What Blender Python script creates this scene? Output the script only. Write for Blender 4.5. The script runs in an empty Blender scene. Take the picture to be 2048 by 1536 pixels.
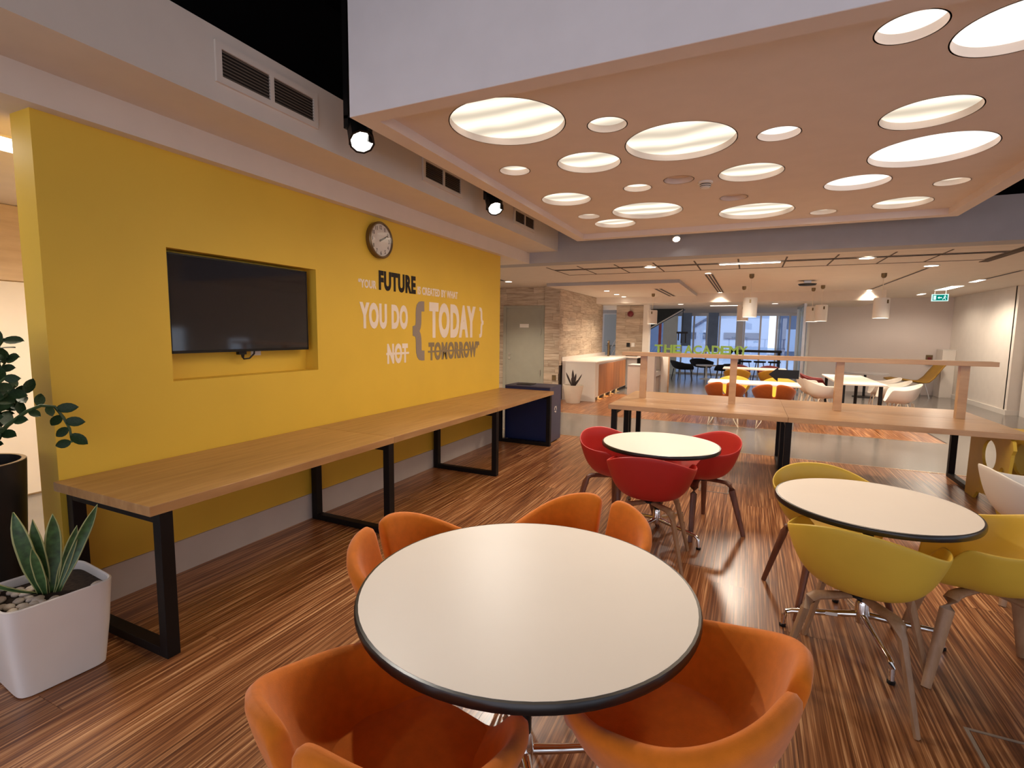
import bpy, bmesh, math, random
from mathutils import Vector, Matrix
R = math.radians
random.seed(7)
sc = bpy.context.scene
COL = sc.collection

# ------------------------------------------------------------------ camera
cam_d = bpy.data.cameras.new('camera')
cam_d.sensor_width = 36.0
cam_d.lens = 36.0 * 1011.7 / 2048.0
cam_d.clip_start = 0.05
cam_d.clip_end = 200
cam = bpy.data.objects.new('camera', cam_d)
COL.objects.link(cam)
yaw, pitch, roll = R(-24.978), R(-5.860), R(0.728)
fwd = Vector((math.sin(yaw) * math.cos(pitch), math.cos(yaw) * math.cos(pitch), math.sin(pitch)))
rgt = Vector((math.cos(yaw), -math.sin(yaw), 0))
upv = rgt.cross(fwd)
r2 = rgt * math.cos(roll) + upv * math.sin(roll)
u2 = -rgt * math.sin(roll) + upv * math.cos(roll)
m = Matrix((r2, u2, -fwd)).transposed().to_4x4()
m.translation = (0, 0, 1.55)
cam.matrix_world = m
sc.camera = cam

# ------------------------------------------------------------------ world and exposure
W = bpy.data.worlds.new('daylight')
sc.world = W
W.use_nodes = True
bg = W.node_tree.nodes['Background']
bg.inputs[0].default_value = (0.84, 0.82, 0.92, 1)
bg.inputs[1].default_value = 1.5
vs = sc.view_settings
vs.view_transform = 'Standard'
vs.look = 'None'
vs.gamma = 1.0
vs.use_curve_mapping = False
vs.exposure = 0.30
sc.cycles.use_denoising = True
sc.cycles.max_bounces = 8
sc.cycles.diffuse_bounces = 5
sc.cycles.glossy_bounces = 4
sc.cycles.transparent_max_bounces = 12
sc.cycles.sample_clamp_indirect = 4.0
K = 3.0          # strength of the lamps of the room
PANEL_W = 72.0   # lamp power per square metre of round ceiling light


# ------------------------------------------------------------------ materials
def mat(name, col, rough=0.5, metal=0.0, var=0.06, scale=6.0, spec=0.5, coat=0.0, bump=0.0, bscale=200.0, sheen=0.0):
    ma = bpy.data.materials.new(name)
    ma.use_nodes = True
    nt = ma.node_tree
    b = nt.nodes['Principled BSDF']
    geo = nt.nodes.new('ShaderNodeTexCoord')
    n = nt.nodes.new('ShaderNodeTexNoise')
    n.inputs['Scale'].default_value = scale
    n.inputs['Detail'].default_value = 3
    nt.links.new(geo.outputs['Object'], n.inputs['Vector'])
    rp = nt.nodes.new('ShaderNodeValToRGB')
    rp.color_ramp.elements[0].position = 0.3
    rp.color_ramp.elements[1].position = 0.7
    rp.color_ramp.elements[0].color = tuple(c * (1 - var) for c in col[:3]) + (1,)
    rp.color_ramp.elements[1].color = tuple(min(1, c * (1 + var)) for c in col[:3]) + (1,)
    nt.links.new(n.outputs['Fac'], rp.inputs['Fac'])
    nt.links.new(rp.outputs['Color'], b.inputs['Base Color'])
    b.inputs['Roughness'].default_value = rough
    b.inputs['Metallic'].default_value = metal
    b.inputs['Specular IOR Level'].default_value = spec
    if coat:
        b.inputs['Coat Weight'].default_value = coat
        b.inputs['Coat Roughness'].default_value = 0.15
    if sheen:
        b.inputs['Sheen Weight'].default_value = sheen
    if bump:
        n2 = nt.nodes.new('ShaderNodeTexNoise')
        n2.inputs['Scale'].default_value = bscale
        nt.links.new(geo.outputs['Object'], n2.inputs['Vector'])
        bp = nt.nodes.new('ShaderNodeBump')
        bp.inputs['Strength'].default_value = bump
        bp.inputs['Distance'].default_value = 0.002
        nt.links.new(n2.outputs['Fac'], bp.inputs['Height'])
        nt.links.new(bp.outputs['Normal'], b.inputs['Normal'])
    return ma


def streak(name, stops, vec, rough=0.35, coat=0.0, rnd=0.25, detail=4.0, bump=0.0, spec=0.5):
    """wood or stone: stretched noise in world space, shifted piece by piece"""
    ma = bpy.data.materials.new(name)
    ma.use_nodes = True
    nt = ma.node_tree
    L = nt.links.new
    b = nt.nodes['Principled BSDF']
    geo = nt.nodes.new('ShaderNodeNewGeometry')
    oi = nt.nodes.new('ShaderNodeObjectInfo')
    mu = nt.nodes.new('ShaderNodeVectorMath')
    mu.operation = 'MULTIPLY'
    mu.inputs[1].default_value = vec
    L(geo.outputs['Position'], mu.inputs[0])
    sc_ = nt.nodes.new('ShaderNodeMath')
    sc_.operation = 'MULTIPLY'
    sc_.inputs[1].default_value = 37.0
    L(oi.outputs['Random'], sc_.inputs[0])
    ad = nt.nodes.new('ShaderNodeVectorMath')
    ad.operation = 'ADD'
    L(mu.outputs[0], ad.inputs[0])
    L(sc_.outputs[0], ad.inputs[1])
    n = nt.nodes.new('ShaderNodeTexNoise')
    n.inputs['Scale'].default_value = 1.0
    n.inputs['Detail'].default_value = detail
    n.inputs['Roughness'].default_value = 0.6
    L(ad.outputs[0], n.inputs['Vector'])
    rp = nt.nodes.new('ShaderNodeValToRGB')
    while len(rp.color_ramp.elements) < len(stops):
        rp.color_ramp.elements.new(0.5)
    for e, (p, c) in zip(rp.color_ramp.elements, stops):
        e.position = p
        e.color = tuple(c) + (1,)
    L(n.outputs['Fac'], rp.inputs['Fac'])
    hs = nt.nodes.new('ShaderNodeHueSaturation')
    ma_ = nt.nodes.new('ShaderNodeMapRange')
    ma_.inputs[3].default_value = 1 - rnd
    ma_.inputs[4].default_value = 1 + rnd
    L(oi.outputs['Random'], ma_.inputs[0])
    L(ma_.outputs[0], hs.inputs['Value'])
    L(rp.outputs['Color'], hs.inputs['Color'])
    L(hs.outputs['Color'], b.inputs['Base Color'])
    b.inputs['Roughness'].default_value = rough
    b.inputs['Specular IOR Level'].default_value = spec
    b.inputs['Coat Weight'].default_value = coat
    b.inputs['Coat Roughness'].default_value = 0.2
    if bump:
        bp = nt.nodes.new('ShaderNodeBump')
        bp.inputs['Strength'].default_value = bump
        bp.inputs['Distance'].default_value = 0.003
        L(n.outputs['Fac'], bp.inputs['Height'])
        L(bp.outputs['Normal'], b.inputs['Normal'])
    return ma


def emis(name, col, strength, band=0.0, period=0.26):
    """a lamp's own glowing surface; band = brighter where the tubes lie behind the diffuser"""
    ma = bpy.data.materials.new(name)
    ma.use_nodes = True
    nt = ma.node_tree
    L = nt.links.new
    for n in list(nt.nodes):
        nt.nodes.remove(n)
    out = nt.nodes.new('ShaderNodeOutputMaterial')
    em = nt.nodes.new('ShaderNodeEmission')
    em.inputs[0].default_value = tuple(col) + (1,)
    L(em.outputs[0], out.inputs[0])
    geo = nt.nodes.new('ShaderNodeNewGeometry')
    no = nt.nodes.new('ShaderNodeTexNoise')
    no.inputs['Scale'].default_value = 1.3
    L(geo.outputs['Position'], no.inputs['Vector'])
    if band:
        sp = nt.nodes.new('ShaderNodeSeparateXYZ')
        L(geo.outputs['Position'], sp.inputs[0])
        a = nt.nodes.new('ShaderNodeMath'); a.operation = 'MULTIPLY'; a.inputs[1].default_value = 2 * math.pi / period
        L(sp.outputs['Y'], a.inputs[0])
        nm = nt.nodes.new('ShaderNodeMath'); nm.operation = 'MULTIPLY'; nm.inputs[1].default_value = 7.0
        L(no.outputs['Fac'], nm.inputs[0])
        a2 = nt.nodes.new('ShaderNodeMath'); a2.operation = 'ADD'
        L(a.outputs[0], a2.inputs[0]); L(nm.outputs[0], a2.inputs[1])
        s = nt.nodes.new('ShaderNodeMath'); s.operation = 'SINE'
        L(a2.outputs[0], s.inputs[0])
        mr = nt.nodes.new('ShaderNodeMapRange')
        mr.inputs[1].default_value = -1; mr.inputs[2].default_value = 1
        mr.inputs[3].default_value = strength * (1 - band); mr.inputs[4].default_value = strength * (1 + band)
        L(s.outputs[0], mr.inputs[0])
        L(mr.outputs[0], em.inputs[1])
    else:
        mr = nt.nodes.new('ShaderNodeMapRange')
        mr.inputs[3].default_value = strength * .9; mr.inputs[4].default_value = strength * 1.1
        L(no.outputs['Fac'], mr.inputs[0])
        L(mr.outputs[0], em.inputs[1])
    return ma


def glass(name, tint=(0.9, 0.95, 1.0), refl=0.10):
    ma = bpy.data.materials.new(name)
    ma.use_nodes = True
    nt = ma.node_tree
    for n in list(nt.nodes):
        nt.nodes.remove(n)
    out = nt.nodes.new('ShaderNodeOutputMaterial')
    tr = nt.nodes.new('ShaderNodeBsdfTransparent')
    tr.inputs[0].default_value = tuple(tint) + (1,)
    gl = nt.nodes.new('ShaderNodeBsdfGlossy')
    gl.inputs['Roughness'].default_value = 0.02
    mx = nt.nodes.new('ShaderNodeMixShader')
    no = nt.nodes.new('ShaderNodeTexNoise')
    no.inputs['Scale'].default_value = 0.7
    mr = nt.nodes.new('ShaderNodeMapRange')
    mr.inputs[3].default_value = refl * .8; mr.inputs[4].default_value = refl * 1.2
    nt.links.new(no.outputs['Fac'], mr.inputs[0])
    nt.links.new(mr.outputs[0], mx.inputs[0])
    nt.links.new(tr.outputs[0], mx.inputs[1])
    nt.links.new(gl.outputs[0], mx.inputs[2])
    nt.links.new(mx.outputs[0], out.inputs[0])
    return ma


M = {}
M['yellow_wall'] = mat('yellow_wall_paint', (0.80, 0.52, 0.050), 0.55, var=0.03, scale=2, bump=0.05, bscale=120)
M['white_wall'] = mat('white_wall_paint', (0.80, 0.74, 0.67), 0.7, var=0.02)
M['grey_wall'] = mat('warm_grey_wall_paint', (0.74, 0.66, 0.62), 0.75, var=0.03, scale=1)
M['ceil'] = mat('ceiling_paint', (0.75, 0.66, 0.57), 0.8, var=0.02)
M['panel'] = mat('ceiling_panel_paint', (0.78, 0.68, 0.62), 0.75, var=0.02)
M['panel_side'] = mat('ceiling_panel_side_daylight_tint', (0.90, 0.85, 0.85), 0.7, var=0.02)  # lilac tint of daylight is put into the side colour
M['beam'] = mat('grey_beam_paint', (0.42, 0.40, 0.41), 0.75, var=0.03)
M['void'] = mat('black_ceiling_paint', (0.004, 0.003, 0.003), 0.9, var=0.1, spec=0.1)
M['base'] = mat('skirting_paint', (0.56, 0.50, 0.45), 0.5, var=0.03)
M['concrete'] = mat('polished_grey_floor', (0.185, 0.168, 0.155), 0.22, var=0.10, scale=1.4, coat=0.25)
M['plank'] = streak('striped_wood_floor', [(0.28, (0.090, 0.028, 0.010)), (0.44, (0.19, 0.066, 0.023)), (0.56, (0.36, 0.150, 0.056)), (0.70, (0.66, 0.37, 0.18))],
                    (95.0, 1.6, 1.0), 0.30, coat=0.15, rnd=0.14, detail=2.5)
M['oak'] = streak('oak_tabletop', [(0.3, (0.36, 0.185, 0.070)), (0.6, (0.47, 0.26, 0.105)), (0.8, (0.54, 0.32, 0.145))],
                  (26.0, 2.2, 10.0), 0.33, coat=0.1, rnd=0.06)
M['oak_x'] = streak('oak_island_top', [(0.3, (0.42, 0.235, 0.115)), (0.6, (0.53, 0.32, 0.165)), (0.8, (0.60, 0.39, 0.22))],
                    (2.2, 26.0, 10.0), 0.30, coat=0.15, rnd=0.06)
M['oak_leg'] = streak('oak_chair_leg', [(0.3, (0.30, 0.165, 0.082)), (0.7, (0.43, 0.26, 0.145))], (30, 30, 3.0), 0.45, rnd=0.1)
M['walnut_leg'] = streak('walnut_chair_leg', [(0.3, (0.10, 0.032, 0.018)), (0.7, (0.20, 0.075, 0.04))], (30, 30, 3.0), 0.4, rnd=0.1)
M['orange_door'] = streak('cherry_cabinet_door', [(0.3, (0.36, 0.125, 0.03)), (0.7, (0.50, 0.20, 0.06))], (6, 6, 1.2), 0.4)
M['stone'] = streak('travertine_plank', [(0.25, (0.27, 0.19, 0.13)), (0.42, (0.43, 0.33, 0.24)), (0.6, (0.56, 0.46, 0.35)), (0.8, (0.64, 0.55, 0.44))],
                    (2.6, 2.6, 26.0), 0.6, rnd=0.16, bump=0.3)
M['panelwood'] = streak('pale_wood_panel', [(0.3, (0.62, 0.46, 0.30)), (0.7, (0.76, 0.60, 0.42))], (2, 2, 18), 0.5, rnd=0.08)
M['steel_black'] = mat('black_steel', (0.006, 0.004, 0.004), 0.5, var=0.1, spec=0.25)
M['black'] = mat('black_plastic', (0.006, 0.005, 0.005), 0.4, var=0.1, spec=0.35)
M['edge_black'] = mat('black_rubber_edge', (0.012, 0.010, 0.010), 0.28, var=0.1)
M['chrome'] = mat('chrome', (0.80, 0.79, 0.77), 0.09, metal=1.0, var=0.02)
M['laminate'] = mat('cream_white_laminate', (0.82, 0.75, 0.68), 0.42, var=0.015, scale=3, coat=0.0)
M['white_plastic'] = mat('white_plastic', (0.80, 0.76, 0.70), 0.4, var=0.02)
M['white_pot'] = mat('white_glazed_pot', (0.80, 0.76, 0.72), 0.3, var=0.02, coat=0.3)
M['cream_pot'] = mat('cream_pot', (0.78, 0.70, 0.58), 0.5, var=0.03)
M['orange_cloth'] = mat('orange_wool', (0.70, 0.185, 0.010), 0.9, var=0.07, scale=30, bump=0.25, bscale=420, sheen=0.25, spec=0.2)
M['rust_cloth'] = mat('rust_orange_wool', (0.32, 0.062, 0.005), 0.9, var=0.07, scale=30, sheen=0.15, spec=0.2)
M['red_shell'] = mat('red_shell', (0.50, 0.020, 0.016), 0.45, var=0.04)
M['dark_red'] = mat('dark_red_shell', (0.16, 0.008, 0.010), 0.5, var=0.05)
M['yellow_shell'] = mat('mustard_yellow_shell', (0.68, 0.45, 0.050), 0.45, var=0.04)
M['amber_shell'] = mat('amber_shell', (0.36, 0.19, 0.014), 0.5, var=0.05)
M['black_cloth'] = mat('black_wool', (0.008, 0.008, 0.009), 0.85, var=0.1)
M['wire'] = mat('cream_wire', (0.80, 0.70, 0.56), 0.35, var=0.02)
M['navy'] = mat('navy_panel', (0.006, 0.016, 0.085), 0.4, var=0.05)
M['navy_side'] = mat('slate_navy_panel', (0.055, 0.055, 0.10), 0.4, var=0.05)
M['grey_panel'] = mat('grey_laminate', (0.42, 0.39, 0.38), 0.45, var=0.03)
M['door'] = mat('grey_green_door_paint', (0.34, 0.33, 0.27), 0.5, var=0.03)
M['cream_letter'] = mat('cream_vinyl', (0.92, 0.80, 0.68), 0.5, var=0.02)
M['grey_letter'] = mat('grey_vinyl', (0.30, 0.24, 0.20), 0.45, var=0.02)
M['olive_letter'] = mat('dim_grey_vinyl', (0.27, 0.20, 0.11), 0.45, var=0.02)
M['black_letter'] = mat('glossy_black_vinyl', (0.008, 0.003, 0.002), 0.35, var=0.05, spec=0.3)
M['green_letter'] = mat('lime_green_letter', (0.24, 0.40, 0.055), 0.45, var=0.05)
M['bronze'] = mat('bronze_metal', (0.20, 0.14, 0.07), 0.35, metal=0.8, var=0.05)
M['clock_face'] = mat('clock_face_paper', (0.88, 0.83, 0.74), 0.5, var=0.02)
M['screen'] = mat('dark_glossy_screen', (0.012, 0.012, 0.016), 0.06, var=0.1, spec=0.9)
M['leaf'] = mat('dark_green_leaf', (0.016, 0.040, 0.011), 0.5, var=0.35, scale=14, spec=0.25)
M['snake'] = mat('snake_plant_leaf', (0.045, 0.105, 0.030), 0.42, var=0.45, scale=34)
M['snake_edge'] = mat('pale_leaf_margin', (0.42, 0.44, 0.18), 0.45, var=0.1)
M['dark_leaf'] = mat('purple_brown_leaf', (0.045, 0.028, 0.022), 0.5, var=0.3, scale=20)
M['stem'] = mat('green_stem', (0.05, 0.09, 0.025), 0.5, var=0.2)
M['soil'] = mat('dark_soil', (0.030, 0.018, 0.012), 0.95, var=0.5, scale=60, bump=1.0, bscale=90)
M['pebble'] = mat('pale_pebble', (0.62, 0.55, 0.48), 0.55, var=0.18, scale=18)
M['alu'] = mat('brushed_aluminium', (0.55, 0.53, 0.50), 0.35, metal=0.9, var=0.03)
M['trim_metal'] = mat('brass_floor_strip', (0.75, 0.55, 0.36), 0.25, metal=0.9, var=0.03)
M['slot'] = mat('dark_slot', (0.06, 0.045, 0.038), 0.7, var=0.1)
M['groove'] = mat('ceiling_groove', (0.10, 0.07, 0.05), 0.8, var=0.1)  # dark tone, also used for the strips that paint in joint shade
M['vent_dark'] = mat('vent_shadow_box', (0.015, 0.009, 0.006), 0.8, var=0.1)
M['vent_slat'] = mat('vent_slat', (0.22, 0.16, 0.115), 0.5, var=0.03)
M['stair'] = mat('dark_stair_steel', (0.018, 0.022, 0.018), 0.5, var=0.2)
M['pale_green'] = mat('pale_lobby_panel', (0.62, 0.64, 0.56), 0.6, var=0.03)
M['blue_blind'] = mat('blue_grey_blind', (0.20, 0.26, 0.36), 0.6, var=0.12, scale=3)
M['facade'] = mat('pale_facade', (0.42, 0.54, 0.74), 0.7, var=0.05, scale=0.5)
M['facade_dark'] = mat('slate_facade', (0.10, 0.14, 0.23), 0.5, var=0.1, scale=0.5)
M['red_band'] = mat('pink_red_stripe', (0.45, 0.10, 0.09), 0.5, var=0.1)
M['glass'] = glass('clear_glass', (0.88, 0.94, 0.97), 0.08)
M['clock_glass'] = glass('clock_glass', (0.97, 0.97, 0.97), 0.07)
M['exit_green'] = emis('exit_sign_green', (0.0, 0.20, 0.15), 0.9)
M['exit_white'] = emis('exit_sign_white', (0.65, 1.0, 0.92), 1.0)
M['lamp'] = emis('lamp_glow', (1.0, 0.90, 0.76), 9.0)
M['lamp_cool'] = emis('spot_lamp_glow', (1.0, 0.97, 0.90), 30.0)
M['tube'] = emis('linear_lamp_glow', (1.0, 0.93, 0.84), 7.0)
M['round'] = emis('round_diffuser_glow', (1.0, 0.85, 0.66), 0.98, band=0.36)
M['round_b'] = emis('bright_round_diffuser_glow', (1.0, 0.89, 0.78), 1.25, band=0.14)
M['round_off'] = mat('unlit_diffuser', (0.80, 0.66, 0.54), 0.6, var=0.03)


# ------------------------------------------------------------------ mesh helpers
class MB:
    def __init__(s):
        s.v = []; s.f = []; s.mi = []; s.cur = 0

    def add(s, vs_, fs):
        o = len(s.v)
        s.v += [tuple(p) for p in vs_]
        for f in fs:
            s.f.append(tuple(i + o for i in f)); s.mi.append(s.cur)
        return s

    def box(s, x0, x1, y0, y1, z0, z1):
        s.add([(x, y, z) for z in (z0, z1) for y in (y0, y1) for x in (x0, x1)],
              [(0, 2, 3, 1), (4, 5, 7, 6), (0, 1, 5, 4), (2, 6, 7, 3), (0, 4, 6, 2), (1, 3, 7, 5)])
        return s

    def cbox(s, c, d):
        return s.box(c[0] - d[0] / 2, c[0] + d[0] / 2, c[1] - d[1] / 2, c[1] + d[1] / 2, c[2] - d[2] / 2, c[2] + d[2] / 2)

    def loft(s, rings, cap0=True, cap1=True, closed=True):
        n = len(rings[0]); o = len(s.v)
        for r in rings:
            s.v += [tuple(p) for p in r]
        for i in range(len(rings) - 1):
            for j in range(n if closed else n - 1):
                a, b = o + i * n + j, o + i * n + (j + 1) % n
                s.f.append((a, b, b + n, a + n)); s.mi.append(s.cur)
        if cap0:
            s.f.append(tuple(o + j for j in reversed(range(n)))); s.mi.append(s.cur)
        if cap1:
            s.f.append(tuple(o + (len(rings) - 1) * n + j for j in range(n))); s.mi.append(s.cur)
        return s

    def lathe(s, prof, n=32, c=(0, 0), cap0=True, cap1=True):
        return s.loft([[(c[0] + r * math.cos(2 * math.pi * k / n), c[1] + r * math.sin(2 * math.pi * k / n), z) for k in range(n)] for r, z in prof], cap0, cap1)

    def tube(s, pts, rad, n=8, flat=1.0, ref=None):
        pts = [Vector(p) for p in pts]
        if not isinstance(rad, (list, tuple)):
            rad = [rad] * len(pts)
        rings = []
        for i, p in enumerate(pts):
            t = (pts[min(i + 1, len(pts) - 1)] - pts[max(i - 1, 0)]).normalized()
            a = Vector(ref) if ref else (Vector((0, 0, 1)) if abs(t.z) < .9 else Vector((1, 0, 0)))
            u = t.cross(a)
            if u.length < 1e-4:
                u = t.cross(Vector((0, 1, 0)))
            u.normalize(); w = u.cross(t).normalized()
            rings.append([p + u * (rad[i] * math.cos(2 * math.pi * k / n)) + w * (rad[i] * flat * math.sin(2 * math.pi * k / n)) for k in range(n)])
        return s.loft(rings)

    def prism(s, poly, z0, z1):
        """poly in xy (counter-clockwise), extruded from z0 to z1"""
        return s.loft([[(x, y, z0) for x, y in poly], [(x, y, z1) for x, y in poly]])

    def build(s, name, ma, parent=None, smooth=False, bevel=0.0, xf=None):
        me = bpy.data.meshes.new(name)
        me.from_pydata(s.v, [], s.f)
        for q in (ma if isinstance(ma, (list, tuple)) else [ma]):
            me.materials.append(M[q] if isinstance(q, str) else q)
        for p, i in zip(me.polygons, s.mi):
            p.material_index = i
        bm = bmesh.new(); bm.from_mesh(me)
        bmesh.ops.recalc_face_normals(bm, faces=bm.faces)
        bm.to_mesh(me); bm.free()
        if xf:
            me.transform(xf)
        me.update()
        ob = bpy.data.objects.new(name, me)
        COL.objects.link(ob)
        if parent:
            ob.parent = parent
        if smooth:
            me.polygons.foreach_set('use_smooth', [True] * len(me.polygons))
            es = ob.modifiers.new('split', 'EDGE_SPLIT'); es.split_angle = R(40)
        if bevel:
            bv = ob.modifiers.new('bevel', 'BEVEL'); bv.width = bevel; bv.segments = 2; bv.limit_method = 'ANGLE'
        return ob


def tag(o, label, cat, group=None):
    o['label'] = label; o['category'] = cat
    if group:
        o['group'] = group
    return o


def struct(o, label=None):
    o['kind'] = 'structure'
    if label:
        o['label'] = label
    return o


def thing(name, label, cat, loc=(0, 0, 0), rz=0.0, group=None):
    o = bpy.data.objects.new(name, None)
    COL.objects.link(o)
    o.empty_display_size = 0.1
    o.location = loc; o.rotation_euler = (0, 0, rz)
    return tag(o, label, cat, group)


def dup(root, loc, rz, label=None, group=None, swap=None):
    """copy a thing with its parts and sub-parts; swap = {material: material}"""
    def cp(o, par):
        c = o.copy()
        if swap and o.type == 'MESH' and o.data.materials and o.data.materials[0] in swap:
            c.data = o.data.copy()
            c.data.materials[0] = swap[o.data.materials[0]]
        COL.objects.link(c)
        if par:
            c.parent = par
        for ch in o.children:
            cp(ch, c)
        return c
    r = cp(root, None)
    r.location = loc; r.rotation_euler = (0, 0, rz)
    if label: r['label'] = label
    if group: r['group'] = group
    elif 'group' in r and label: del r['group']
    return r


_unit = MB().box(-.5, .5, -.5, .5, -.5, .5)
UNIT = {}


def piece(name, ma, x0, x1, y0, y1, z0, z1, parent):
    """a box piece that shares one unit-cube mesh with the others of its material"""
    if ma not in UNIT:
        me = bpy.data.meshes.new(name)
        me.from_pydata(_unit.v, [], _unit.f)
        me.materials.append(M[ma])
        UNIT[ma] = me
    o = bpy.data.objects.new(name, UNIT[ma])
    o.location = ((x0 + x1) / 2, (y0 + y1) / 2, (z0 + z1) / 2)
    o.scale = (x1 - x0, y1 - y0, z1 - z0)
    COL.objects.link(o)
    o.parent = parent
    return o


def sm(t):
    t = min(1, max(0, t))
    return t * t * (3 - 2 * t)


def text_mesh(s, offset=0.0):
    cu = bpy.data.curves.new('lettering', 'FONT')
    cu.body = s; cu.offset = offset; cu.resolution_u = 4; cu.space_character = 1.0 + 2.4 * offset
    o = bpy.data.objects.new('lettering', cu)
    COL.objects.link(o)
    dg = bpy.context.evaluated_depsgraph_get()
    me = bpy.data.meshes.new_from_object(o.evaluated_get(dg))
    bpy.data.objects.remove(o)
    return me


def flat_text(name, s, box, depth, ma, parent, frame, offset=0.0):
    """text fitted into box (a0,b0,a1,b1) of a plane; frame(a,b,d) -> xyz; real thickness depth"""
    me = text_mesh(s, offset)
    bm = bmesh.new(); bm.from_mesh(me)
    r = bmesh.ops.extrude_face_region(bm, geom=bm.faces[:])
    for v in r['geom']:
        if isinstance(v, bmesh.types.BMVert):
            v.co.z = 1.0
    xs = [v.co.x for v in bm.verts]; ys = [v.co.y for v in bm.verts]
    x0, x1, y0, y1 = min(xs), max(xs), min(ys), max(ys)
    for v in bm.verts:
        a = box[0] + (v.co.x - x0) / (x1 - x0) * (box[2] - box[0])
        b = box[1] + (v.co.y - y0) / (y1 - y0) * (box[3] - box[1])
        v.co = frame(a, b, depth if v.co.z > .5 else 0.0)
    bmesh.ops.recalc_face_normals(bm, faces=bm.faces)
    me2 = bpy.data.meshes.new(name)
    bm.to_mesh(me2); bm.free()
    me2.materials.append(M[ma])
    me2.polygons.foreach_set('use_smooth', [False] * len(me2.polygons))
    o = bpy.data.objects.new(name, me2)
    COL.objects.link(o)
    if parent: o.parent = parent
    return o


# ================================================================== THE SETTING
# ---- floor: base slab, polished grey zones, wood planks
fl = struct(MB().box(-9, 7, -5, 26, -0.10, -0.014).build('floor', 'concrete'))
for n_, (x0, x1, y0, y1) in enumerate([(-9, 5.1, 7.22, 9.28), (-9, -4.0, 9.28, 12.9), (2.72, 5.1, 9.28, 12.9), (-9, 7, 12.9, 26), (3.9, 5.1, -5, 7.22)]):
    struct(MB().box(x0, x1, y0, y1, -0.014, 0.0).build('floor_grey', 'concrete'))
PW = 0.19


def planks(x0, x1, y0, y1, plen):
    nx = int(round((x1 - x0) / PW)); w = (x1 - x0) / nx
    for i in range(nx):
        y = y0 - random.uniform(0, plen)
        while y < y1:
            a, b = max(y, y0), min(y + plen, y1)
            if b - a > 0.03:
                piece('plank', 'plank', x0 + i * w + .0006, x0 + (i + 1) * w - .0006, a + .0006, b - .0006, -0.0135, random.uniform(-.0008, 0.0), fl)
            y += plen


planks(-3.21, 3.9, -0.9, 7.21, 2.4)
planks(-3.95, 2.70, 9.30, 12.9, 2.4)
struct(MB().box(-3.95, 5.1, 7.205, 7.225, -0.013, 0.003).build('trim_1', 'trim_metal'))
struct(MB().box(-3.95, 2.72, 9.275, 9.30, -0.013, 0.003).build('trim_2', 'trim_metal'))
struct(MB().box(2.70, 2.72, 9.30, 12.9, -0.013, 0.003).build('trim_3', 'slot'))
struct(MB().box(-9, 3.9, -5, -0.9, -0.014, 0.0).build('floor_grey', 'concrete'))
struct(MB().box(-9, -3.21, -0.9, 7.21, -0.014, 0.0).build('floor_grey', 'concrete'))

# ---- yellow wall with the television niche
ny0, ny1, nz0, nz1 = 1.935, 3.10, 1.221, 2.033
wy = MB()
wy.box(-3.40, -3.21, 1.33, ny0, 0, 2.6).box(-3.40, -3.21, ny1, 6.455, 0, 2.6)
wy.box(-3.40, -3.21, ny0, ny1, 0, nz0).box(-3.40, -3.21, ny0, ny1, nz1, 2.6).box(-3.40, -3.345, ny0, ny1, nz0, nz1)
struct(wy.build('wall_left', 'yellow_wall'), 'yellow painted wall with a recessed television niche')
struct(MB().box(-3.21, -3.198, 1.34, 6.45, 0, 0.205).build('baseboard_left', 'base'))

# ---- bulkhead over the yellow wall
struct(MB().box(-3.40, -3.13, -3, 7.3, 2.6, 2.765).build('trim_4', 'ceil'), 'white fascia strip over the yellow wall')
struct(MB().box(-3.40, -2.67, -3, 7.3, 2.765, 3.15).build('ceiling_bulkhead', 'ceil'), 'white bulkhead carrying the air vents')
struct(MB().box(-9, -3.40, -3, 7.3, 2.6, 2.75).build('ceiling_corridor', 'ceil'))
struct(MB().box(-9, 7, -5, 7.8, 4.3, 4.4).build('ceiling', 'void'), 'black void ceiling')
struct(MB().box(-3.6, -3.4, -3, 7.3, 3.0, 4.3).build('wall_void', 'void'))
struct(MB().box(-9, 7, 7.62, 7.80, 2.76, 4.3).build('wall_void', 'void'))
# ---- corridor wall behind the yellow wall
cw = struct(MB().box(-6.0, -5.93, -3, 11, 0, 2.6).build('wall_corridor', 'panelwood'))
for k in range(10):
    y0 = -2.0 + k * 1.25
    piece('panel', 'panelwood', -5.93, -5.905, y0 + .006, y0 + 1.244, 1.945, 2.595, cw)
    piece('panel', 'white_wall', -5.93, -5.905, y0 + .006, y0 + 1.244, 0.02, 1.935, cw)

# ---- beam and the lower ceiling behind it
struct(MB().box(-7, 6.5, 7.3, 7.62, 2.6, 3.08).build('ceiling_beam', 'beam'), 'grey painted beam across the room')
cf = MB()
cf.box(-9, 6.5, 7.62, 7.81, 2.6, 2.75).box(-9, -3.06, 7.81, 8.985, 2.6, 2.75).box(2.81, 6.5, 7.81, 8.985, 2.6, 2.75)
cf.box(-9, 6.5, 8.985, 13.9, 2.6, 2.75)
cfo = struct(cf.build('ceiling_far', 'ceil'))
struct(MB().box(-3.06, 2.81, 7.81, 8.985, 2.66, 2.75).build('ceiling_groove', 'groove'))
TX = [-3.05, -2.53, -1.94, -1.36, -0.78, -0.20, 0.40, 0.99, 1.60, 2.15, 2.80]
for a, b in zip(TX, TX[1:]):
    piece('tile', 'ceil', a + .009, b - .009, 7.82, 8.16, 2.6, 2.655, cfo)
    piece('tile', 'ceil', a + .009, b - .009, 8.29, 8.965, 2.6, 2.655, cfo)
    if not (-0.5 < (a + b) / 2 < 0.35):
        piece('tile', 'ceil', a + .002, b - .002, 8.18, 8.27, 2.606, 2.655, cfo)
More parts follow.
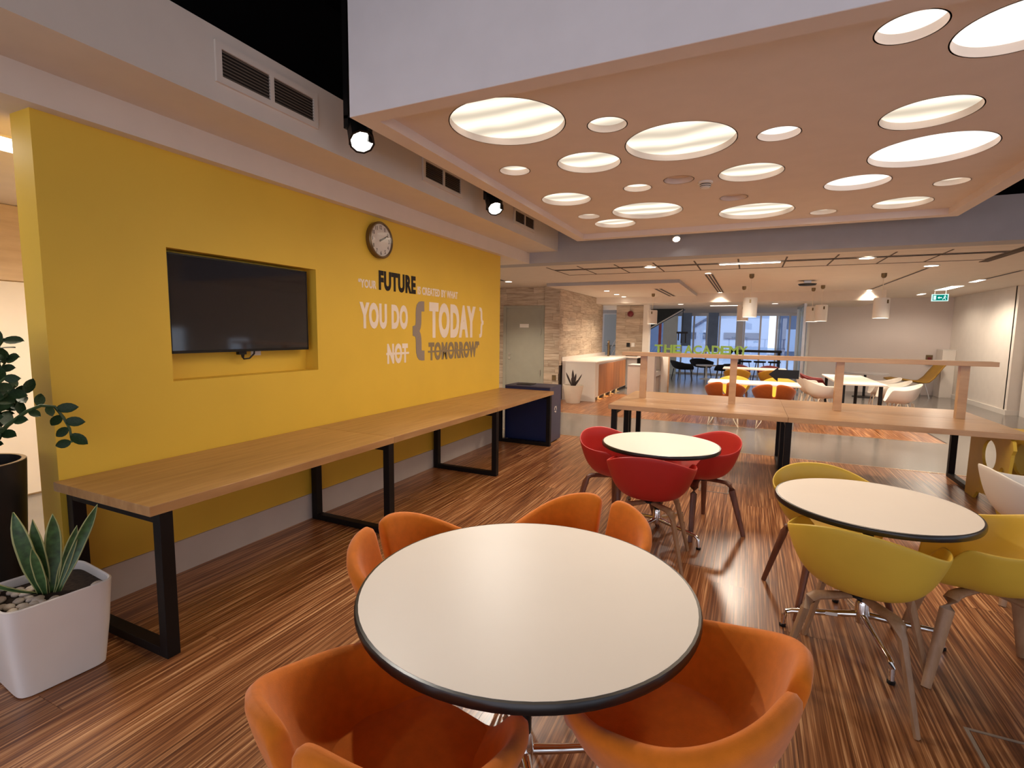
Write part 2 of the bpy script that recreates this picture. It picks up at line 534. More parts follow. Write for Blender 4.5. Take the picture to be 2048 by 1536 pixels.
for x in TX:
    piece('painted_joint_shade', 'groove', x - .011, x + .011, 7.82, 8.965, 2.597, 2.601, cfo)  # flush dark strips paint in the shade of the tile joints
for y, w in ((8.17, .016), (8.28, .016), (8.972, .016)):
    piece('painted_joint_shade', 'groove', -3.05, 2.80, y - w, y + w, 2.5965, 2.601, cfo)
struct(MB().box(-4.0, -1.29, 10.3, 13.9, 2.535, 2.6).build('ceiling_drop', 'ceil'), 'dropped ceiling panel over the kitchen corner')
struct(MB().box(-4.0, -1.29, 10.285, 10.30, 2.533, 2.598).box(-1.29, -1.275, 10.285, 13.9, 2.533, 2.598).build('trim_daylight_tint', 'beam'))  # edge in beam grey, putting a cool daylight tint into the colour
struct(MB().box(-9, 2.72, 13.9, 24, 2.37, 2.75).build('ceiling_far', 'ceil'))
struct(MB().box(2.72, 6.5, 13.9, 17.2, 2.6, 2.75).build('ceiling_far', 'ceil'))
struct(MB().box(2.82, 2.92, 7.75, 9.2, 2.592, 2.6).build('trim_5', 'groove'))

# ---- right and far walls
struct(MB().box(1.55, 4.95, 17.0, 17.15, 0, 2.6).build('wall_back', 'grey_wall'), 'grey lilac wall behind the yellow lounge chair')
struct(MB().box(4.80, 4.95, 13.55, 17.0, 0, 2.6).box(4.80, 5.20, 13.45, 13.60, 0, 2.6).build('wall_right', 'white_wall'))
wr = MB()
wr.box(5.05, 5.20, -5, 13.45, 0, .35).box(5.05, 5.20, -5, 13.45, 2.35, 4.3)
OPEN = [(-3.6, -1.0), (-.7, 1.9), (2.2, 4.8), (6.8, 7.35), (8.35, 9.0)]  # the wide unseen openings are added to throw daylight on the yellow wall
ya = -5
for a_, b_ in OPEN:
    wr.box(5.05, 5.20, ya, a_, .35, 2.35); ya = b_
wr.box(5.05, 5.20, ya, 13.45, .35, 2.35).box(5.05, 5.20, 6.8, 7.35, 1.55, 2.35).box(5.05, 5.20, 8.35, 9.0, 1.30, 2.35)
struct(wr.build('wall_right', 'white_wall'))
for n_, (a_, b_) in enumerate(OPEN):
    w_ = struct(MB().box(5.09, 5.15, a_, b_, .35, .40).box(5.09, 5.15, a_, a_ + .05, .40, 2.35).box(5.09, 5.15, b_ - .05, b_, .40, 2.35).build('window_%d' % (4 + n_), 'alu'))
    MB().box(5.115, 5.125, a_ + .05, b_ - .05, .40, 1.55 if a_ > 5 else 2.35).build('pane', 'glass', w_)
struct(MB().box(4.775, 4.80, 13.45, 17.0, 0, 0.10).box(4.775, 5.05, 13.425, 13.45, 0, 0.10).build('baseboard_right', 'white_plastic'))
struct(MB().box(4.98, 5.05, 12.6, 13.40, 0, 2.15).build('door_2', 'white_plastic'))

# ---- travertine walls: base slab behind, planks of stone in front


def stone_run(par, axis, a0, a1, z0, z1, face, out, lens, hole=None, rh=0.155):
    """stone planks on a vertical face. axis 'x' (face y) or 'y' (face x); out = direction towards the room"""
    nz = int(round((z1 - z0) / rh)); h = (z1 - z0) / nz
    for r_ in range(nz):
        za, zb = z0 + r_ * h + .0015, z0 + (r_ + 1) * h - .0015
        a = a0 - random.uniform(0, lens)
        while a < a1:
            l = random.choice((.75, 1.0, 1.3)) * lens
            p, q = max(a, a0), min(a + l, a1)
            a += l
            segs = [(p, q)]
            if hole and zb > hole[2] and za < hole[3]:
                segs = [(p, min(q, hole[0])), (max(p, hole[1]), q)]
            for p, q in segs:
                if q - p < .02: continue
                d = random.uniform(.012, .017)
                f0, f1 = sorted((face, face + out * d))
                if axis == 'x':
                    piece('stone_plank', 'stone', p + .0015, q - .0015, f0, f1, za, zb, par)
                else:
                    piece('stone_plank', 'stone', f0, f1, p + .0015, q - .0015, za, zb, par)


sa = struct(MB().box(-7.5, -4.28, 11.0, 11.15, 0, 2.6).build('wall_stone', 'slot'), 'travertine wall around the grey door')
stone_run(sa, 'x', -5.75, -4.28, 0, 2.6, 11.0, -1, .95, hole=(-5.36, -4.30, 0, 2.141))
sb = struct(MB().box(-4.28, -3.93, 10.93, 11.3, 0, 2.6).build('wall_stone', 'slot'), 'travertine pillar beside the grey door')
stone_run(sb, 'x', -4.28, -3.915, 0, 2.6, 10.93, -1, .5)
sb2 = struct(MB().box(-4.15, -3.93, 11.3, 14.65, 0, 2.535).build('wall_stone', 'slot'), 'travertine wall running back above the kitchen counter')
stone_run(sb2, 'y', 10.93, 14.65, 0.80, 2.53, -3.93, 1, .50)
sc3 = struct(MB().box(-3.60, -2.80, 15.0, 15.15, 0, 2.37).build('wall_stone', 'slot'), 'travertine wall panel at the back of the kitchen')
stone_run(sc3, 'x', -3.60, -2.80, 0.85, 2.36, 15.0, -1, .55, rh=.18)
struct(MB().box(-2.80, -2.62, 14.9, 15.15, 0, 2.37).build('wall_pier', 'white_wall'), 'white pier at the edge of the stone panel')
struct(MB().box(-4.15, -3.60, 15.02, 15.1, 2.24, 2.37).build('trim_6', 'white_plastic'))

# ---- door in the stone wall
d1 = struct(MB().box(-5.28, -4.38, 10.985, 11.02, 0, 2.11).build('door_1', 'door'), 'grey door in the travertine wall')
MB().box(-5.36, -5.28, 10.965, 11.02, 0, 2.17).box(-4.38, -4.30, 10.965, 11.02, 0, 2.17).box(-5.28, -4.38, 10.965, 11.02, 2.11, 2.17).build('door_frame', 'door', d1, bevel=.004)
for z in (.93, 1.03):
    MB().lathe([(.001, 0), (.028, 0), (.028, .015), (.001, .018)], 16).build('lock', 'alu', d1, True, xf=Matrix.Translation((-5.19, 10.984, z)) @ Matrix.Rotation(R(90), 4, 'X'))
MB().box(-4.93, -4.70, 10.978, 10.986, 1.66, 1.745).build('sign_plate', 'white_plastic', d1)
MB().box(-4.40, -4.385, 10.955, 10.985, .55, .68).build('hinge', 'alu', d1)
MB().box(-4.40, -4.385, 10.955, 10.985, 1.5, 1.63).build('hinge', 'alu', d1)

# ================================================================== SUSPENDED CEILING PANEL AND ITS ROUND LIGHTS
PX0, PX1, PY0, PY1 = -2.21, 1.88, 2.43, 6.81
QX0, QX1, QY0, QY1 = -2.085, 1.77, 2.545, 6.69
ZB, ZS = 2.80, 2.865
pm = MB()
pm.box(PX0, QX0, PY0, PY1, ZB, 2.95).box(QX1, PX1, PY0, PY1, ZB, 2.95)
pm.box(QX0, QX1, PY0, QY0, ZB, 2.95).box(QX0, QX1, QY1, PY1, ZB, 2.95)
pan = struct(pm.build('ceiling_panel', 'panel'), 'suspended ceiling panel with round light openings')
t_ = .02
MB().box(PX0, PX1, PY0 - .003, PY0 + t_, ZB + .001, 3.46).box(PX0 - .003, PX0 + t_, PY0, PY1, ZB + .001, 3.46).box(PX1 - t_, PX1 + .003, PY0, PY1, ZB + .001, 3.46)\
    .box(PX0, PX1, PY1 - t_, PY1 + .003, ZB + .001, 3.46).box(PX0, PX1, PY0, PY1, 3.44, 3.46).build('side_board', 'panel_side', pan)
CIRC = [(-1.467, 3.029, 'L'), (-0.892, 3.295, 'S'), (-0.511, 3.790, 'L'), (0.102, 3.878, 's'), (0.553, 2.805, 'b'), (0.985, 2.985, 'm'), (0.891, 3.882, 'M'),
        (1.089, 4.637, 'B'), (-1.206, 3.952, 'M'), (-1.817, 3.902, 'S'), (-0.063, 4.688, 'M'), (0.766, 5.338, 'm'), (1.484, 5.601, 'S'), (-1.720, 4.915, 'M'),
        (-0.995, 4.780, 'S'), (-0.211, 5.452, 'x'), (-0.623, 4.664, 'x'), (-1.075, 5.691, 'L'), (-0.014, 6.144, 'L'), (-1.724, 5.711, 'S'), (-1.540, 6.190, 'M'),
        (0.639, 6.429, 'S'), (1.294, 6.288, 'M')]
RAD = dict(L=.365, B=.365, M=.242, m=.242, S=.122, s=.128, b=.128, x=.121)
cu = bpy.data.curves.new('sheet', 'CURVE')
cu.dimensions = '2D'; cu.fill_mode = 'BOTH'; cu.extrude = 0.004


def spline(pts):
    sp = cu.splines.new('POLY'); sp.points.add(len(pts) - 1); sp.use_cyclic_u = True
    for p, q in zip(sp.points, pts):
        p.co = (q[0], q[1], 0, 1)


spline([(QX0 - .02, QY0 - .02), (QX1 + .02, QY0 - .02), (QX1 + .02, QY1 + .02), (QX0 - .02, QY1 + .02)])
for x, y, k in CIRC:
    r = RAD[k]
    spline([(x + r * math.cos(2 * math.pi * i / 56), y + r * math.sin(2 * math.pi * i / 56)) for i in range(56)])
co = bpy.data.objects.new('sheet', cu); COL.objects.link(co)
me = bpy.data.meshes.new_from_object(co.evaluated_get(bpy.context.evaluated_depsgraph_get()))
bpy.data.objects.remove(co)
me.transform(Matrix.Translation((0, 0, ZS + .004)))
me.materials.clear(); me.materials.append(M['panel'])
me.polygons.foreach_set('use_smooth', [False] * len(me.polygons))
so = bpy.data.objects.new('perforated_sheet', me); COL.objects.link(so); so.parent = pan
LBL = dict(L=('large round recessed ceiling light with soft bright streaks', 'large streaked round ceiling lights'),
           B=('large evenly bright round ceiling light with a pinkish rim', None),
           M=('medium round recessed ceiling light with a warm streak', 'medium streaked round ceiling lights'),
           m=('medium round ceiling light glowing evenly bright white', 'medium evenly bright round ceiling lights'),
           S=('small round recessed ceiling light with a warm dim glow', 'small warm round ceiling lights'),
           s=('small round ceiling light glowing bright white between two large ones', None),
           b=('small very bright round ceiling light by the panel front edge', None),
           x=('small round ceiling light that is switched off', 'unlit small round ceiling lights'))
LIGHT_LABELS = ['large streaked round ceiling light nearest the black spotlight at the panel corner', 'small dim round ceiling light between the two large lights by the panel front',
                'large streaked round ceiling light beside the small bright white one', LBL['s'][0], LBL['b'][0],
                'medium bright round ceiling light beside the very bright small one at the panel front', 'medium streaked round ceiling light beside the large evenly bright one', LBL['B'][0],
                'medium streaked round ceiling light between a large light and a small one facing the vents', 'small round ceiling light nearest the middle air vent', 'medium round ceiling light beside the smoke detector',
                'medium evenly bright white round ceiling light surrounded by streaked ones', 'small round ceiling light closest to the panel rim by the black void', 'medium round ceiling light nearest the second black spotlight',
                'small bright round ceiling light beside the switched off one near the smoke detector', 'switched off small round ceiling light next to a large light', 'switched off small round ceiling light beside the smoke detector',
                'large streaked round ceiling light nearest the third air vent', 'large streaked round ceiling light nearest the white spotlight on the beam', 'tiny round ceiling light nearest the third air vent',
                'medium round ceiling light in the panel corner towards the blue bin', 'small round ceiling light between a large and a medium one along the beam side rim', 'medium streaked round ceiling light in the panel corner by the black void']
for (x, y, k), l in zip(CIRC, LIGHT_LABELS):
    r = RAD[k]
    g = 'round lights of the ceiling panel'
    t = thing('round_ceiling_light', l, 'ceiling light', (x, y, ZS), 0, g)
    MB().lathe([(r - .001, .0), (r + .006, .0), (r + .006, .05), (r - .001, .05), (r - .001, .0)], 48, cap0=False, cap1=False).build('collar', 'panel', t, True)
    d = 'round_off' if k == 'x' else ('round_b' if k in 'Bmsb' else 'round')
    MB().lathe([(r + .004, .044), (r + .004, .05)], 48).build('diffuser', d, t)
    if k != 'x':
        ld = bpy.data.lights.new('round_light_beam', 'SPOT')
        ld.energy = PANEL_W * math.pi * r * r * (1.4 if k in 'Bmsb' else 1.0); ld.color = (1.0, .80, .58); ld.spot_size = R(168); ld.spot_blend = .5; ld.shadow_soft_size = r
        lo = bpy.data.objects.new('round_light_beam', ld); COL.objects.link(lo); lo.location = (x, y, ZS - .004)
# smoke detector
t = thing('smoke_detector', 'white smoke detector on the ceiling panel between round lights', 'smoke detector', (-.418, 4.816, ZS))
MB().lathe([(.062, 0), (.062, -.014), (.05, -.02)], 24).build('base', 'white_plastic', t, True)
MB().lathe([(.046, -.02), (.046, -.028)], 24).lathe([(.046, -.034), (.044, -.042)], 24).lathe([(.040, -.020), (.040, -.05)], 24).build('grille', 'black', t, True)
MB().lathe([(.047, -.027), (.047, -.035)], 24).lathe([(.045, -.041), (.036, -.054), (.012, -.058)], 24).build('cap', 'white_plastic', t, True)


# ---- air vents in the bulkhead
def vent(y0, y1, z0, z1, label):
    t = thing('air_vent', label, 'air vent', (-2.67, (y0 + y1) / 2, (z0 + z1) / 2), 0)
    a, b = (y1 - y0) / 2, (z1 - z0) / 2
    f = .035
    MB().box(.001, .016, -a, a, -b, -b + f).box(.001, .016, -a, a, b - f, b).box(.001, .016, -a, -a + f, -b + f, b - f).box(.001, .016, a - f, a, -b + f, b - f)\
        .box(.001, .016, -.014, .014, -b + f, b - f).build('frame', 'ceil', t)
    MB().box(.001, .004, -a + f, a - f, -b + f, b - f).build('back_plate', 'vent_dark', t)
    n = 8
    for s_ in (-1, 1):
        ya, yb = (-a + f, -.014) if s_ < 0 else (.014, a - f)
        for k in range(n):
            z = -b + f + (k + .5) * (2 * b - 2 * f) / n
            MB().add([(.004, ya, z + .006), (.004, yb, z + .006), (.013, yb, z - .004), (.013, ya, z - .004), (.004, ya, z + .004), (.004, yb, z + .004), (.013, yb, z - .006), (.013, ya, z - .006)],
                     [(0, 1, 2, 3), (4, 7, 6, 5), (3, 2, 6, 7), (0, 4, 5, 1), (0, 3, 7, 4), (1, 5, 6, 2)]).build('slat', 'vent_slat', t)


vent(1.913, 2.620, 2.868, 3.080, 'double air vent above the television end of the yellow wall')
vent(3.815, 4.480, 2.862, 3.072, 'double air vent between the two black spotlights')
vent(5.711, 6.360, 2.862, 3.060, 'double air vent close to the grey beam')


# ---- spotlights
def spot(loc, aim, label, power, white=False, mount='ceiling'):
    t = thing('spotlight', label, 'spotlight', loc)
    d = (Vector(aim) - Vector(loc)).normalized()
    q = d.to_track_quat('Z', 'Y').to_matrix().to_4x4()
    bodym = 'white_plastic' if white else 'black'
    s_ = .75 if white else 1.2
    MB().lathe([(.045 * s_, -.10 * s_), (.066 * s_, -.085 * s_), (.072 * s_, .055 * s_), (.060 * s_, .055 * s_), (.058 * s_, .035 * s_)], 10 if not white else 20).build('housing', bodym, t, xf=q)
    MB().lathe([(.056 * s_, .036 * s_), (.056 * s_, .040 * s_)], 24).build('lens', 'lamp_cool', t, xf=q)
    if not white:
        MB().box(-.085, -.07, -.02, .02, -.05, .10).box(.07, .085, -.02, .02, -.05, .10).box(-.085, .085, -.02, .02, .10, .112).build('bracket', 'black', t)
        MB().box(-.10, -.06, -.05, .05, .05, 1.45).box(-.10, .02, -.05, .05, .112, .13).build('mounting_post', 'black', t)
    else:
        MB().tube([(0, .0, .03), (0, .09, .03)], .012).build('bracket', 'white_plastic', t)
    ld = bpy.data.lights.new('spot_beam', 'SPOT')
    ld.energy = power * K; ld.color = (1, .93, .82); ld.spot_size = R(75); ld.spot_blend = .7; ld.shadow_soft_size = .05
    lo = bpy.data.objects.new('spot_beam', ld); COL.objects.link(lo)
    lo.location = Vector(loc) + d * .07
    lo.rotation_euler = d.to_track_quat('-Z', 'Y').to_euler()
    return t


spot((-2.45, 2.79, 2.85), (-.9, 1.6, 0.5), 'black ceiling spotlight at the front corner of the panel', 28)
spot((-2.45, 4.77, 2.85), (-1.0, 3.4, 0.5), 'black ceiling spotlight between vents halfway along the bulkhead', 32)
spot((-.96, 7.2, 2.84), (-.4, 5.4, 0.4), 'small white spotlight fixed to the grey beam', 18, white=True)

# ---- downlights, linear lights, slots in the far ceiling


def downlight(x, y, z, r, label, group, power, tilt=(0, 0, -1)):
    t = thing('downlight', label, 'downlight', (x, y, z), 0, group)
    MB().lathe([(r, -.0005), (r * 1.25, -.0005), (r * 1.25, -.008), (r, -.008), (r, -.0005)], 24, cap0=False, cap1=False).build('trim_ring', 'white_plastic', t, True)
    MB().lathe([(r, -.002), (r, -.005)], 24).build('lamp', 'lamp', t)
    ld = bpy.data.lights.new('downlight_beam', 'SPOT')
    ld.energy = power * K; ld.color = (1, .82, .62); ld.spot_size = R(120); ld.spot_blend = .8; ld.shadow_soft_size = .05
    lo = bpy.data.objects.new('downlight_beam', ld); COL.objects.link(lo)
    lo.location = (x, y, z - .012)
    return t


downlight(-1.468, 8.225, 2.594, .085, 'bright square-set downlight in the ceiling tile groove left of the light bar', None, 60)
downlight(1.358, 8.225, 2.594, .085, 'bright downlight in the ceiling tile groove right of the light bar', None, 60)
downlight(2.36, 9.45, 2.6, .085, 'bright downlight at the near end of the long ceiling slot', None, 60)
downlight(-4.62, 9.68, 2.6, .07, 'round downlight in front of the grey door', None, 70)
for x, y in ((-3.07, 11.75), (-3.10, 12.85), (-3.11, 13.7)):
    downlight(x, y, 2.535, .065, 'round downlight over the kitchen counter', 'downlights over the kitchen counter', 35)
for x, y in ((-1.75, 14.6), (.55, 14.8)):
    downlight(x, y, 2.37, .07, 'round downlight in the low ceiling before the glazing', 'downlights before the glazing', 40)


def linear(x0, x1, y0, y1, z, label, power, group=None):
    t = thing('linear_light', label, 'light', ((x0 + x1) / 2, (y0 + y1) / 2, z), 0, group)
    a, b = (x1 - x0) / 2, (y1 - y0) / 2
    MB().box(-a, a, -b, b, -.010, -.001).build('diffuser', 'tube', t)
    e = .008
    MB().box(-a - e, a + e, -b - e, -b, -.012, -.001).box(-a - e, a + e, b, b + e, -.012, -.001).box(-a - e, -a, -b, b, -.012, -.001).box(a, a + e, -b, b, -.012, -.001).build('frame', 'white_plastic', t)
    ld = bpy.data.lights.new('linear_beam', 'SPOT')
    ld.energy = power * K; ld.color = (1, .84, .66); ld.spot_size = R(165); ld.spot_blend = .5; ld.shadow_soft_size = .15
    lo = bpy.data.objects.new('linear_beam', ld); COL.objects.link(lo); lo.location = ((x0 + x1) / 2, (y0 + y1) / 2, z - .02)
    return t


linear(-.46, .34, 8.17, 8.28, 2.594, 'long bright linear light in the ceiling tile groove', 60)
linear(3.66, 3.86, 13.2, 14.3, 2.6, 'bright linear light above the green exit sign', 60)
linear(3.68, 3.78, 11.9, 12.4, 2.6, 'short linear light in the slot beside the long one', 8)
linear(3.68, 3.78, 15.3, 15.7, 2.6, 'short linear light beyond the exit sign', 20)
linear(-1.05, -.10, 15.4, 15.55, 2.37, 'linear light in the low ceiling before the glazing', 30)
linear(-4.10, -3.80, 0.9, 2.1, 2.6, 'bright linear light in the corridor behind the yellow wall', 70)
linear(-5.2, -5.0, 3.5, 5.5, 2.6, 'linear light deep in the corridor behind the yellow wall', 110)


def slot(x, y0, y1, z, w, n, label):
    t = thing('slot_diffuser', label, 'air slot', (x, (y0 + y1) / 2, z))
    b = (y1 - y0) / 2
    MB().box(-w / 2, w / 2, -b, b, -.010, -.001).build('frame', 'ceil', t)
    for k in range(n):
        xx = -w / 2 + (k + .5) * w / n
        MB().box(xx - w / n * .30, xx + w / n * .30, -b + .05, b - .05, -.012, -.0095).build('slot', 'slot', t)


slot(-.70, 9.5, 13.7, 2.6, .16, 3, 'three-slot air diffuser in the ceiling behind the pendant')
slot(-1.86, 11.4, 13.8, 2.535, .20, 2, 'two-slot air diffuser in the dropped kitchen ceiling')
slot(2.38, 9.65, 13.8, 2.6, .07, 1, 'single dark air slot running to the low ceiling')
slot(3.73, 10.4, 11.85, 2.6, .10, 1, 'dark ceiling slot near the white right-hand wall')
for x, y in ((-.70, 9.40), (-.72, 13.76), (2.39, 13.85)):
    downlight(x, y, 2.6, .05, 'tiny downlight at the end of an air slot', 'tiny downlights at the slot ends', 22)
slot(-4.9, 9.0, 9.5, 2.6, .7, 6, 'air grille in the ceiling in front of the grey door')


# ---- pendants
def pendant():
    t = thing('pendant_lamp', 'x', 'pendant lamp')
    MB().lathe([(.04, -.001), (.04, -.05), (.025, -.075), (.006, -.08)], 20).build('canopy', 'bronze', t, True)
    MB().tube([(0, 0, -.07), (0, 0, -.43)], .006, 6).build('cord', 'wire', t)
    MB().lathe([(.006, -.40), (.105, -.405), (.115, -.42), (.115, -.74), (.108, -.74), (.108, -.43), (.006, -.425)], 32, cap0=False, cap1=False).build('shade', 'white_plastic', t, True)
    MB().box(-.014, .014, -.118, -.114, -.50, -.44).build('slot', 'bronze', t)
    MB().lathe([(.106, -.728), (.106, -.735)], 32).build('diffuser', 'lamp', t)
    return t


pn = pendant()
PEND = [(-.02, 9.80, 2.6, 0, 'white cylinder pendant lamp nearest the shelf of the wooden island'), (1.97, 10.35, 2.6, .6, 'white cylinder pendant lamp over the white meeting table'),
        (-.16, 12.2, 2.6, 0, 'white cylinder pendant lamp over the second white table'), (1.33, 12.4, 2.6, .3, 'white cylinder pendant lamp of a close pair'),
        (1.22, 13.0, 2.6, 0, 'white cylinder pendant lamp of a close pair'), (-2.2, 12.9, 2.535, 0, 'white cylinder pendant lamp in front of the white pier')]
for i, (x, y, z, rz, l) in enumerate(PEND):
    g = 'pendant pair by the grey wall' if 'pair' in l else None
    if i == 0:
        pn.location = (x, y, z); pn['label'] = l
    else:
        dup(pn, (x, y, z), rz, l, g)
    ld = bpy.data.lights.new('pendant_beam', 'SPOT')
    ld.energy = 30 * K; ld.color = (1, .82, .62); ld.spot_size = R(130); ld.spot_blend = .6; ld.shadow_soft_size = .08
    lo = bpy.data.objects.new('pendant_beam', ld); COL.objects.link(lo); lo.location = (x, y, z - .75)

# ---- ceiling bits
t = thing('projector', 'small dark projector bracket on the ceiling behind the pendant', 'projector', (.95, 11.3, 2.6))
MB().box(-.06, .06, -.06, .06, -.05, -.001).build('mount', 'alu', t)
MB().lathe([(.14, -.09), (.16, -.06), (.05, -.05)], 20).build('body', 'black', t, True)

# ---- green exit sign
t = thing('exit_sign', 'green backlit exit sign with arrow and running figure', 'exit sign', (3.70, 14.0, 2.41))
MB().box(-.145, .145, -.012, .012, -.075, .075).build('frame', 'exit_white', t)
MB().box(-.128, .128, -.015, -.0121, -.060, .060).build('face', 'exit_green', t)
pc = MB()
pc.box(-.115, -.070, -.017, -.0151, -.045, .045)
pc.loft([[(x, y, z) for x, z in ((-.045, 0), (-.015, -.028), (-.015, -.010), (.03, -.010), (.03, .010), (-.015, .010), (-.015, .028))] for y in (-.017, -.0151)])
pc.cbox((.083, -.016, .040), (.020, .0018, .018))
for a, b in (((.085, .028), (.075, -.005)), ((.075, -.005), (.098, -.045)), ((.075, -.005), (.055, -.02)), ((.055, -.02), (.045, -.045)), ((.083, .022), (.105, .005)), ((.083, .022), (.058, .012))):
    pc.tube([(a[0], -.016, a[1]), (b[0], -.016, b[1])], .006, 6, flat=.2, ref=(0, 1, 0))
pc.build('pictogram', 'exit_white', t)
MB().box(-.10, -.092, -.004, .004, .075, .189).box(.092, .10, -.004, .004, .075, .189).build('hanger', 'alu', t)

# ================================================================== ON THE YELLOW WALL
WX = -3.21


def onwall(a, b, d):
    return Vector((WX + .0005 + d, a, b))


q = thing('wall_lettering', 'motivational quotation in cut letters on the yellow wall', 'lettering', (0, 0, 0))
for s, bx, ma, off in (('“YOUR', (3.59, 1.935, 3.833, 2.014), 'cream_letter', .035), ('FUTURE', (3.871, 1.932, 4.457, 2.116), 'black_letter', .05),
                       ('IS CREATED BY WHAT', (4.49, 1.935, 5.305, 2.020), 'cream_letter', .035), ('YOU DO', (3.60, 1.564, 4.316, 1.808), 'cream_letter', .055),
                       ('{', (4.40, 1.230, 4.61, 1.867), 'grey_letter', .05), ('TODAY', (4.705, 1.470, 5.75, 1.872), 'cream_letter', .055),
                       ('}', (5.85, 1.472, 5.965, 1.866), 'cream_letter', .02), ('NOT', (3.981, 1.220, 4.312, 1.422), 'cream_letter', .05),
                       ('TOMORROW”', (4.692, 1.222, 5.85, 1.426), 'olive_letter', .05)):
    flat_text('word', s, bx, .003, ma, q, onwall, off)
MB().box(WX + .001, WX + .0045, 3.965, 4.33, 1.310, 1.332).build('strike_line', 'cream_letter', q)
MB().box(WX + .001, WX + .0045, 4.68, 5.66, 1.312, 1.332).build('strike_line', 'olive_letter', q)

# clock: shows ten past two
t = thing('wall_clock', 'round bronze-rimmed wall clock above the quotation', 'clock', (WX, 3.862, 2.389))
TOW = Matrix.Rotation(R(90), 4, 'Y')
MB().lathe([(.150, .001), (.165, .004), (.168, .045), (.160, .055), (.150, .056), (.146, .044)], 48, cap1=False).build('case', 'bronze', t, True, xf=TOW)
MB().lathe([(.147, .036), (.147, .040)], 48).build('dial', 'clock_face', t, xf=TOW)


def onclock(cy, cz):
    return lambda a, b, d: Vector((.0402 + d, a, b))


for h in range(1, 13):
    an = R(90 - 30 * h)
    cy, cz = .117 * math.cos(an), .117 * math.sin(an)
    w = .017 if h < 10 else .028
    flat_text('numeral', str(h), (cy - w / (2 if h > 1 else 4), cz - .018, cy + w / (2 if h > 1 else 4), cz + .018), .0008, 'black', t, onclock(0, 0), .02)
for ln, wd, an, x in ((.075, .009, R(90 - 65), .0425), (.112, .007, R(90 - 60), .0445)):
    c, s = math.cos(an), math.sin(an)
    MB().add([(x + dx, c * r_ - s * w_, s * r_ + c * w_) for dx in (0, .001) for r_, w_ in ((-.02, -wd), (ln, -wd * .5), (ln, wd * .5), (-.02, wd))],
             [(0, 1, 2, 3), (7, 6, 5, 4), (0, 4, 5, 1), (1, 5, 6, 2), (2, 6, 7, 3), (3, 7, 4, 0)]).build('hand', 'black', t)
MB().lathe([(.147, .050), (.147, .052)], 48).build('glass', 'clock_glass', t, xf=TOW)

# television
t = thing('television', 'dark wall television hanging in the niche of the yellow wall', 'television', (-3.345, 2.503, 1.70))
a, b = .545, .312
MB().box(.035, .085, -a, a, -b, b).build('body', 'black', t, bevel=.006)
MB().box(.0851, .088, -a + .012, a - .012, -b + .018, b - .012).build('screen', 'screen', t)
MB().box(.0851, .0895, -a, a, -b, -b + .016).box(.0851, .0895, -a, a, b - .010, b).box(.0851, .0895, -a, -a + .010, -b, b).box(.0851, .0895, a - .010, a, -b, b).build('bezel', 'black', t)
MB().box(.0, .036, -.2, .2, -.15, .15).build('wall_bracket', 'steel_black', t)
MB().box(.045, .075, -.07, -.01, -b - .022, -b + .001).lathe([(.012, -b - .022), (.008, -b - .045)], 12, (.06, -.03)).build('sensor', 'black', t)
MB().tube([(.05, -.03, -b - .03), (.05, -.015, -b - .055), (.05, .03, -b - .052), (.05, .07, -b - .02), (.05, .075, -b + .02)], .006, 6).build('cable', 'black', t, True)
MB().box(.001, .008, .08, .16, -b - .035, -b + .05).build('socket', 'white_plastic', t)


# ================================================================== LONG TABLES WITH STEEL FRAMES
def leg_frame(name, parent, along, pos, d0, d1, h, w=.055, t2=.06):
    """closed rectangular steel frame; along = 'y': the frame stands at y=pos and spans x d0..d1"""
    k = MB()
    if along == 'y':
        k.box(d0, d0 + w, pos - t2 / 2, pos + t2 / 2, 0, h).box(d1 - w, d1, pos - t2 / 2, pos + t2 / 2, 0, h)
        k.box(d0 + w, d1 - w, pos - t2 / 2, pos + t2 / 2, 0, .045).box(d0 + w, d1 - w, pos - t2 / 2, pos + t2 / 2, h - .05, h)
    else:
        k.box(pos - t2 / 2, pos + t2 / 2, d0, d0 + w, 0, h).box(pos - t2 / 2, pos + t2 / 2, d1 - w, d1, 0, h)
        k.box(pos - t2 / 2, pos + t2 / 2, d0 + w, d1 - w, 0, .045).box(pos - t2 / 2, pos + t2 / 2, d0 + w, d1 - w, h - .05, h)
    return k.build(name, 'steel_black', parent, bevel=.002)


wt = thing('wall_table', 'long oak table on black steel frames along the yellow wall', 'table', (-2.79, 3.89, 0))
bx0, bx1 = -3.205 + 2.79, -2.385 + 2.79
for y0, y1 in ((1.303, 3.03), (3.032, 4.755), (4.757, 6.48)):
    MB().box(bx0, bx1, y0 - 3.89, y1 - 3.89, .705, .752).build('tabletop', 'oak', wt, bevel=.002)
for y in (1.375, 3.00, 4.78, 6.39):
    leg_frame('leg_frame', wt, 'y', y - 3.89, bx0 + .02, bx1 - .005, .705)

